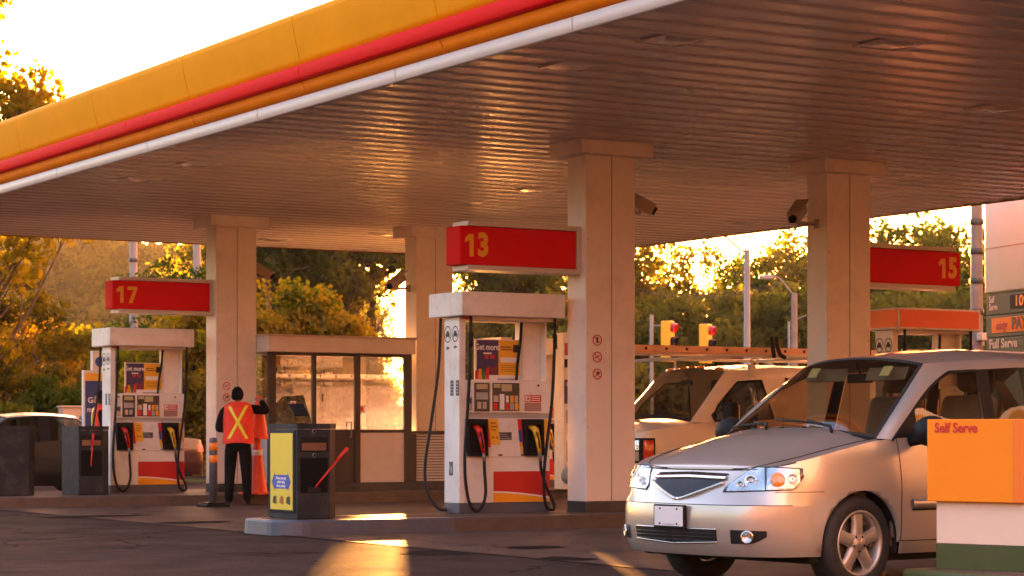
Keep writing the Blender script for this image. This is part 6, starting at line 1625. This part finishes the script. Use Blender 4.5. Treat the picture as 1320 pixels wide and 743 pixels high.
def make_tree(name, label, cat, h, r, base, lmat, seed, n_cl=40, per=130, size=.14, clump=.55, trunk_r=None, shape=1.0, shell=.5, group=None, wisp=False):
    """trunk with curved limbs to every leaf clump; crown of single leaves in uneven clumps"""
    rs = np.random.default_rng(seed); root = thing(name, label, cat, (0, 0, -50), 0, group)
    trunk_r = trunk_r or h * .018
    C = []; Rr = []; Nn = []
    ph = rs.random(4) * 6.28
    while len(C) < n_cl:
        d = rs.normal(size=3); d /= np.linalg.norm(d); k = (shell + (1 - shell) * rs.random()) 
        az = math.atan2(d[1], d[0]); lob = 1 + .22 * math.sin(2 * az + ph[0]) + .15 * math.sin(3 * az + ph[1] + 2 * d[2])
        zc = base + (h - base) * (.5 + .5 * d[2] * k)
        tz = (zc - base) / (h - base)
        wid = r * lob * k * (math.sin(math.pi * min(1, max(.06, tz)) ** shape) ** .6 if not wisp else (.35 + .9 * tz * (1.25 - tz)))
        c = np.array([math.cos(az) * wid * math.sqrt(max(.05, 1 - (d[2] * .6) ** 2)), math.sin(az) * wid * math.sqrt(max(.05, 1 - (d[2] * .6) ** 2)), zc])
        C.append(c); q = clump * (.55 + .9 * rs.random()); Rr.append(q); Nn.append(int(per * (q / clump) ** 2 * (.5 + rs.random())) + 8)
    V, F = leaves(rs, C, Rr, Nn, size, .75)
    me = npmesh('crown', V, F, [LM[lmat]]); cr = bpy.data.objects.new('crown', me); COL.objects.link(cr); cr.parent = root
    b = B()
    lean = rs.normal(size=2) * .02 * h
    top = base + (h - base) * .72
    tp = bez([(0, 0, 0), (lean[0] * .2, lean[1] * .2, base * .5 + .2), (lean[0] * .6, lean[1] * .6, base + (h - base) * .3), (lean[0], lean[1], top)], 5)
    b.tube(tp, [trunk_r * (1.25 if i == 0 else 1) * (1 - .82 * i / (len(tp) - 1)) for i in range(len(tp))], 'bark', 8)
    for c, q in zip(C, Rr):
        z0 = max(base * .55, min(top * .95, c[2] - (.35 + .3 * rs.random()) * math.hypot(c[0], c[1]) - .25)); k = min(1, z0 / top); i = min(len(tp) - 1, max(0, int(k * (len(tp) - 1)))); p0 = tp[i]
        mid = p0.lerp(Vector(c), .5) + Vector(rs.normal(size=3) * .08 * (Vector(c) - p0).length) + Vector((0, 0, .06 * (Vector(c) - p0).length))
        r0 = max(.012, trunk_r * .42 * (1 - .6 * k)); b.tube([p0, mid, Vector(c)], [r0, r0 * .6, r0 * .2], 'bark', 4)
        for _ in range(3 if wisp else 1):
            e = Vector(c) + Vector(rs.normal(size=3) * q * .6); b.tube([mid.lerp(Vector(c), .6), e], [r0 * .3, r0 * .1], 'bark', 3, False)
    b.obj('trunk', root, recalc=False)
    return root
protos = {}
def plant(kind, label, px, d, h, rz=None, wide=1.0, group=None):
    """set one of the grown kinds at a place; the first use moves the original"""
    pr, h0, used = protos[kind]
    p = at(px, d); s = h / h0; rz = rnd.uniform(0, 6.28) if rz is None else rz
    if not used:
        pr.location = p; pr.rotation_euler = (0, 0, rz); pr.scale = (s * wide, s * wide, s); pr['label'] = label; o = pr; protos[kind][2] = True
    else: o = dup(pr, p, rz, label, (s * wide, s * wide, s))
    if group: o['group'] = group
    return o
def proto(kind, *a, **k): protos[kind] = [make_tree(*a, **k), a[3], False]

proto('big_gold', 'maple_tree', 'x', 'tree', 10.6, 3.3, 2.0, 'yellowgreen', 11, n_cl=95, per=105, size=.17, clump=.62, shell=.45)
proto('small_orange', 'autumn_tree', 'x', 'tree', 4.6, 1.7, .5, 'orange', 12, n_cl=60, per=120, size=.12, clump=.40, shell=.5)
proto('shrub_green', 'shrub', 'x', 'shrub', 2.0, 1.15, .1, 'green', 13, n_cl=34, per=130, size=.11, clump=.32, shell=.5)
proto('hedge_gold', 'hedge_bush', 'x', 'bush', 4.4, 1.35, .2, 'gold', 14, n_cl=80, per=120, size=.12, clump=.42, shell=.55)
proto('hedge_yg', 'hedge_bush', 'x', 'bush', 4.2, 1.35, .2, 'yellowgreen', 15, n_cl=80, per=120, size=.12, clump=.42, shell=.55)
proto('tall_a', 'tall_tree', 'x', 'tree', 14, 3.6, 7.7, 'dark', 16, n_cl=120, per=56, size=.24, clump=.66, shell=.2)
proto('tall_b', 'tall_tree', 'x', 'tree', 14, 3.4, 4.0, 'olive', 17, n_cl=120, per=52, size=.24, clump=.64, shell=.2)
proto('wisp_a', 'slender_tree', 'x', 'tree', 9.5, 2.9, 2.2, 'olive', 18, n_cl=60, per=34, size=.18, clump=.55, shell=.3, wisp=True, trunk_r=.13)
proto('wisp_b', 'slender_tree', 'x', 'tree', 9.5, 2.6, 1.8, 'olive', 19, n_cl=72, per=40, size=.18, clump=.55, shell=.3, wisp=True, trunk_r=.12)
proto('round_r', 'round_tree', 'x', 'tree', 10, 3.4, 2.5, 'green', 20, n_cl=84, per=56, size=.19, clump=.62, shell=.3, trunk_r=.15)
proto('under', 'thicket_bush', 'x', 'bush', 4.8, 2.7, .1, 'dark', 21, n_cl=80, per=85, size=.19, clump=.60, shell=.45)
proto('under2', 'thicket_bush', 'x', 'bush', 4.8, 2.6, .1, 'olive', 22, n_cl=80, per=85, size=.19, clump=.60, shell=.45)

plant('big_gold', 'tall yellow green maple whose top rises over the canopy edge at far left', -62, 47, 10.6)
plant('small_orange', 'orange autumn tree in front of the hill behind the plain dark bin', -5, 50, 4.9)
plant('small_orange', 'smaller golden orange tree just right of the orange autumn tree', 42, 54, 4.0, 1.0)
plant('shrub_green', 'bright green shrub over the roof of the black car', 74, 49, 2.25)
plant('shrub_green', 'low green shrub left of the beige utility box', 30, 48, 1.8)
gh = 'golden bushes of the hedge behind the booth'
HX = [(118, 62, 4.0, 'hedge_yg', 'dark green tall bush left of pump 17'), (168, 60, 3.3, 'hedge_yg', 'yellow green bush behind the frame of pump 17'), (205, 58, 3.8, 'hedge_gold', 'golden bush behind the right side of pump 17'), (247, 57, 4.3, 'hedge_yg', 'yellow green bush left of the attendant column'),
      (292, 58, 4.6, 'hedge_gold', 'golden bush hidden mostly behind the attendant column'), (340, 57, 4.6, 'hedge_gold', 'golden bush above the left corner of the booth roof'), (378, 58, 4.9, 'hedge_yg', 'yellow green bush, second above the booth roof from the left'), (410, 57, 4.5, 'hedge_gold', 'golden bush, third above the booth roof from the left'),
      (442, 58, 3.8, 'hedge_gold', 'golden bush, fourth above the booth roof from the left'), (472, 57, 2.8, 'hedge_yg', 'low yellow green bush above the right end of the booth roof')]
for px, d, h, k, lb in HX: plant(k, lb, px, d, h, group=gh, wide=1.05)
plant('round_r', 'round leafy tree between pump 17 and the attendant column', 252, 66, 6.6)
gt = 'tall dark trees behind the booth'
TX = [(345, 84, 12.0, 'tall_a', 'tall dark tree over the left end of the booth'), (392, 92, 13.0, 'tall_b', 'tall olive tree, second over the booth from the left'), (430, 88, 12.5, 'tall_b', 'tall dark tree over the middle of the booth'), (482, 94, 13.5, 'tall_a', 'tall olive tree over the right end of the booth'),
      (618, 90, 12.5, 'tall_a', 'tall dark tree between the booth column and the sign 13'), (668, 86, 12.0, 'tall_b', 'tall olive tree over the header of pump 13'), (722, 92, 12.5, 'tall_a', 'tall dark tree left of the middle column'), (778, 90, 12, 'tall_b', 'tall olive tree behind the middle column'), (418, 97, 12.0, 'tall_b', 'olive tree standing between the tall trees over the middle of the booth'), (560, 110, 6.5, 'tall_b', 'shorter olive tree behind the booth column'),
      (300, 90, 12.0, 'tall_b', 'tall olive tree behind the attendant column')]
for px, d, h, k, lb in TX: plant(k, lb, px, d, h, group=gt)
plant('tall_b', 'far olive tree seen over the hedge left of the booth column', 432, 200, 19.0, wide=.9)
plant('tall_b', 'farthest olive tree just left of the booth column', 468, 235, 20.0, wide=.62)
plant('round_r', 'far round tree filling the gap over the right end of the booth', 492, 215, 15.0, wide=.28)
gr = 'slender trees along the skyline at right'
RX = [(832, 92, 8.4, 'wisp_a', 'slender bare-branched tree just right of the middle column'), (868, 96, 9.3, 'wisp_b', 'slender tree above the nearer traffic signal'), (905, 100, 7.4, 'wisp_a', 'low slender tree between the two traffic signals'), (940, 98, 9.4, 'wisp_b', 'tall slender tree left of the bare lamp pole'),
      (985, 94, 8.8, 'round_r', 'rounded green tree right of the bare lamp pole'), (1022, 92, 9.4, 'wisp_b', 'slender tree just left of the column behind the minivan'), (1070, 96, 9.6, 'round_r', 'rounded tree hidden by the column behind the minivan'), (1118, 90, 9.4, 'wisp_a', 'slender tree right of the column behind the minivan'),
      (1165, 88, 9.7, 'round_r', 'rounded tree above the sign 15'), (1212, 92, 9.0, 'wisp_b', 'slender tree over the right end of the sign 15'), (1258, 90, 9.6, 'round_r', 'rounded tree behind the utility pole'), (1300, 94, 9.5, 'wisp_b', 'slender tree behind the price sign'), (1345, 92, 9.5, 'round_r', 'rounded tree at the right edge of the photo')]
for px, d, h, k, lb in RX: plant(k, lb, px, d, h * 1.08, group=gr)
gu = 'dark thicket under the slender trees'
U = [(px, d, h) for px, d, h in ((598, 82, 4.0), (640, 80, 4.5), (690, 82, 4.6), (735, 80, 4.7), (790, 84, 4.6), (835, 82, 4.7), (885, 86, 4.9), (930, 82, 4.8), (985, 84, 5.0), (1035, 82, 4.9), (1090, 84, 4.9), (1140, 82, 4.8), (1190, 84, 4.9), (1240, 82, 4.8), (1295, 84, 4.9), (1345, 84, 4.9))]
ul = ['below the gap right of the booth column', 'seen above pump 13 on its left', 'seen above the middle of pump 13', 'behind the left edge of the middle column', 'hidden by the middle column', 'right of the middle column', 'behind the nearer traffic signal', 'behind the farther traffic signal', 'right of the bare lamp pole', 'left of the column behind the minivan', 'hidden by the column behind the minivan', 'below the left end of the sign 15', 'below the middle of the sign 15', 'below the right end of the sign 15', 'behind the price sign', 'at the right edge of the photo']
for k, ((px, d, h), t) in enumerate(zip(U, ul)): plant('under' if k % 3 == 1 else 'under2', ('dark' if k % 3 == 1 else 'olive') + ' thicket bush ' + t, px, d, h * 1.32, group=gu, wide=.95)

# the wooded hill at far left: one terrain sheet and one mass of crowns
rs = np.random.default_rng(5)
def hill_z(px, d):
    t = min(1, max(0, (d - 120) / 150)); e = 1 - min(1, max(0, (px - 150) / 420)) ; e = e * e * (3 - 2 * e)
    return (t * t * (3 - 2 * t)) * 19.0 * (e + .02) + 1.2 * math.sin(px * .02 + d * .03) * t
rows = []
for d in np.linspace(115, 320, 26): rows.append([at(px, d, hill_z(px, d)) for px in np.linspace(-350, 620, 34)])
M['hillground'] = mat('hill_ground', (.05, .045, .018), .9, var=.3, vscale=.05)
b = B(); b.grid(rows, 'hillground'); struct(b.obj('hill', recalc=False), label='wooded hill beyond the road at left')
# slope added out of view to block low sky and bounce warm light
rows = []
for k, rad in enumerate(np.linspace(38, 80, 8)):
    rows.append([Vector((14 + rad * math.cos(th), 4 + rad * math.sin(th), .02 + 30 * (k / 7) ** .8 * (.8 + .2 * math.sin(th * 7) + .1 * math.sin(th * 17)) * min(1, .12 + max(0, min(1, (th - R(178)) / R(35))) * min(1, (R(372) - th) / R(30))) if k else .02)) for th in np.linspace(R(178), R(372), 50)])
M['fillslope'] = mat('added_fill_slope', (.14, .098, .052), .95, var=.4, vscale=.3, spec=0)
b = B(); b.grid(rows, 'fillslope'); struct(b.obj('hill', recalc=False), label='added unseen slope behind the camera, blocking low sky and bouncing warm light')
C = []; Rr = []; Nn = []
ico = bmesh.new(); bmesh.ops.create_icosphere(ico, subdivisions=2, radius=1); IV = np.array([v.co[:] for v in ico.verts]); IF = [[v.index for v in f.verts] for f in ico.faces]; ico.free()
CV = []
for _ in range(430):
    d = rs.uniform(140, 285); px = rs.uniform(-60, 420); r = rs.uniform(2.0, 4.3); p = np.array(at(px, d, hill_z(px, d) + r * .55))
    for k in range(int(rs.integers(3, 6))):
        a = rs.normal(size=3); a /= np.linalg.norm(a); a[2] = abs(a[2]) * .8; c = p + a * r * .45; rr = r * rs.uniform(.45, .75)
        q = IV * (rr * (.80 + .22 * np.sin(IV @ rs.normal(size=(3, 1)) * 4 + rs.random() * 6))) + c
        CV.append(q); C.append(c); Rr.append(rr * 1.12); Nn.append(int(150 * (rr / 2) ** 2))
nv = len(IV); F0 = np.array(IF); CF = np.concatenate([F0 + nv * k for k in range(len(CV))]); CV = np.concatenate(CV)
P = []
for c, r, n in zip(C, Rr, Nn):
    dd = rs.normal(size=(n, 3)); dd /= np.linalg.norm(dd, axis=1)[:, None]; P.append(c + dd * (r * (.85 + .25 * rs.random(n)))[:, None])
P = np.concatenate(P); n = len(P); a = rs.normal(size=(n, 3)); a /= np.linalg.norm(a, axis=1)[:, None]; t = rs.normal(size=(n, 3)); b_ = np.cross(a, t); b_ /= np.linalg.norm(b_, axis=1)[:, None]
sz = (.36 * (.6 + .8 * rs.random(n)))[:, None]; V = np.stack([P - a * sz * .6, P + b_ * sz * .4, P + a * sz * .6, P - b_ * sz * .4], 1).reshape(-1, 3)
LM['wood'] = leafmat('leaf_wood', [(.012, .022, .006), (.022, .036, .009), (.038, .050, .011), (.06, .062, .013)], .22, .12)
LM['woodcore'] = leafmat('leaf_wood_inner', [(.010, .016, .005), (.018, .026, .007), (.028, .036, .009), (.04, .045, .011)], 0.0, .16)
me = npmesh('forest', V, np.arange(n * 4).reshape(-1, 4), [LM['wood']])
o = bpy.data.objects.new('forest', me); COL.objects.link(o); struct(o, 'stuff', 'sunlit woodland covering the far hill')
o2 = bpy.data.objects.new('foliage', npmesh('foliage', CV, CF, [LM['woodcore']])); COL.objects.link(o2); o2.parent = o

# ---------------------------------------------------------------- street furniture beyond
def pole(name, label, px, d, h, r0, r1, m='steel', cat='pole', bands=()):
    p = at(px, d); root = thing(name, label, cat, p, 0); b = B(); b.lathe([(r0 * 1.8, 0), (r0 * 1.8, .06), (r0, .12), (r1, h), (0, h + .01)], m, 14); b.obj('shaft', root)
    for z in bands: b = B(); b.lathe([(r0 + .004, z), (r0 + .012, z + .01), (r0 + .012, z + .10), (r0 + .004, z + .11)], 'dark', 14); b.obj('strap', root)
    return root
rx = Vector((CA, -SA, 0))
def arm(root, pts, r, m='steel', head=None, name='arm'):
    b = B(); b.tube(bez([rx * x + Vector((0, 0, z)) for x, z in pts], 6), r, m, 8); a = b.obj(name, root)
    if head:
        e = rx * pts[-1][0] + Vector((0, 0, pts[-1][1])); b = B(); rot = Matrix.Translation(e) @ Matrix.Rotation(math.atan2(rx.y, rx.x), 4, 'Z')
        b.box((-.42, -.11, -.09), (.06, .11, .05), 'camgrey', .045, None); 
        for v in b.bm.verts: v.co = rot @ v.co
        b.obj('lamp_head', a)
D0 = 66
zz = lambda py, d: CAMH + (HY - py) * d / FPX
r_ = pole('lamp_pole', 'pale lamp pole with a bare slanting arm behind the van', 963, D0, zz(322, D0), .11, .085)
arm(r_, [(0, zz(328, D0)), (-.35, zz(316, D0)), (-1.0, zz(292, D0))], .035)
r_ = pole('street_lamp', 'wooden pole with a curved street lamp arm left of the column behind the minivan', 1024, 74, zz(378, 74), .13, .10, 'wood_pole')
arm(r_, [(0, zz(382, 74)), (-.25, zz(370, 74)), (-.5, zz(359, 74)), (-.75, zz(357, 74))], .03, 'steel', True)
arm(r_, [(0, zz(413, 74)), (.5, zz(405, 74)), (1.0, zz(395, 74))], .02, 'steel', name='brace')
pole('thin_post', 'thin grey post beside the wooden street lamp pole', 1017, 72, zz(415, 72), .04, .035)
r_ = pole('utility_pole', 'tall wooden utility pole with dark straps left of the price sign', 1259, 44, 8.0, .13, .105, 'wood_pole', 'pole', (zz(290, 44), zz(328, 44), zz(366, 44), zz(406, 44)))
b = B(); b.tube([rx * .15 + Vector((0, -.1, 0)), rx * .15 + Vector((0, -.1, 7.9))], .028, 'dark', 6); b.obj('conduit', r_)
b = B(); b.box((-.12, -.28, zz(440, 44)), (.08, -.12, zz(430, 44)), 'beige', .02); b.tube([(-.02, -.2, zz(447, 44)), (-.02, -.2, zz(440, 44))], .03, 'beige', 6); b.obj('meter_box', r_)
pole('lamp_pole', 'pale grey lamp pole rising behind the sign 17', 172, 68, 9.5, .13, .11, bands=(zz(338, 68),))
pole('lamp_pole', 'pale grey lamp pole close to the left edge of the attendant column', 254, 66, 9.5, .12, .10)
def signal(label, px, d, ptop, post):
    p = at(px, d); root = thing('traffic_signal', label, 'traffic signal', (p.x, p.y, 0), 0, 'yellow traffic signals')
    zt = zz(ptop, d); a = math.atan2(rx.y, rx.x); rot = Matrix.Rotation(a - R(28), 4, 'Z')
    def tr(b):
        for v in b.bm.verts: v.co = rot @ v.co
    b = B(); b.box((-.14, -.15, zt - 1.05), (.12, .15, zt), 'sigyellow', .02)
    for k in range(2): b.box((-.145, -.155, zt - .36 - .35 * k), (.125, .155, zt - .345 - .35 * k), 'sigyellow', .002)
    tr(b); b.obj('housing', root)
    for k, m in enumerate(('lit_red', 'lampamber', 'greenlens')):
        zc = zt - .18 - .35 * k
        mt = Matrix.Translation((.12, 0, zc)) @ Matrix.Rotation(R(90), 4, 'Y')
        b = B(); b.lathe([(.115, .0), (.09, .02), (0, .03)], m, 16, mt); tr(b); l_ = b.obj('lens', root)
        b = B(); vm = 'visor_red' if k == 0 else 'plastic'
        n = 14; ring = []
        for q in range(n + 1):
            t = R(20) + (R(320)) * q / n - R(90) + R(180) - R(70)
            t = R(-50) + R(280) * q / n
            ring.append((math.cos(t) * .13, math.sin(t) * .13))
        b.grid([[Vector((.12, y, zc + z)) for y, z in ring], [Vector((.13 + .15 * (.35 + .65 * max(0, (z / .13 + .8) / 1.8)), y, zc + z - .03)) for y, z in ring]], vm); tr(b); b.obj('visor', l_)
    if post == 'post':
        o = -rx * .42
        b = B(); b.tube([o, o + Vector((0, 0, zt + .16))], .05, 'steel', 10); b.tube([o + Vector((0, 0, zt - .12)), Vector((0, 0, zt - .12))], .025, 'steel', 6); b.tube([o + Vector((0, 0, zt - .95)), Vector((0, 0, zt - .95))], .025, 'steel', 6); b.obj('post', root)
    else:
        b = B(); b.tube(bez([rx * .1 + Vector((0, 0, zt - .62)), rx * .9 + Vector((0, 0, zt - .75)), rx * 1.9 + Vector((0, 0, zt - 1.2)), rx * 2.3 + Vector((0, 0, zt - 1.9)), rx * 2.35], 6), .045, 'steel', 8); b.obj('mast_arm', root)
M['visor_red'] = mat('visor_red', (.35, .01, .01), .4, var=.1); M['greenlens'] = mat('green_lens', (.01, .12, .06), .2, var=.1)
signal('yellow traffic signal showing red, on a grey post beside the middle column', 861, 58, 414, 'post')
signal('yellow traffic signal showing red on a curved arm, second from the middle column', 910, 60, 418, 'arm')
# overhead wires
for z0, z1, nm in ((zz(372, 80), zz(362, 80), 'slack overhead wire crossing the trees right of the middle column'), (zz(376, 80), zz(366, 80), 'lower of the two overhead wires crossing the trees')):
    b = B(); a, c = at(820, 80, z0), at(1010, 80, z1); b.tube([a.lerp(c, t) - Vector((0, 0, .35 * 4 * t * (1 - t))) for t in lin(0, 1, 10)], .009, 'dark', 4); tag(b.obj('overhead_wire'), nm, 'wire', 'overhead wires')
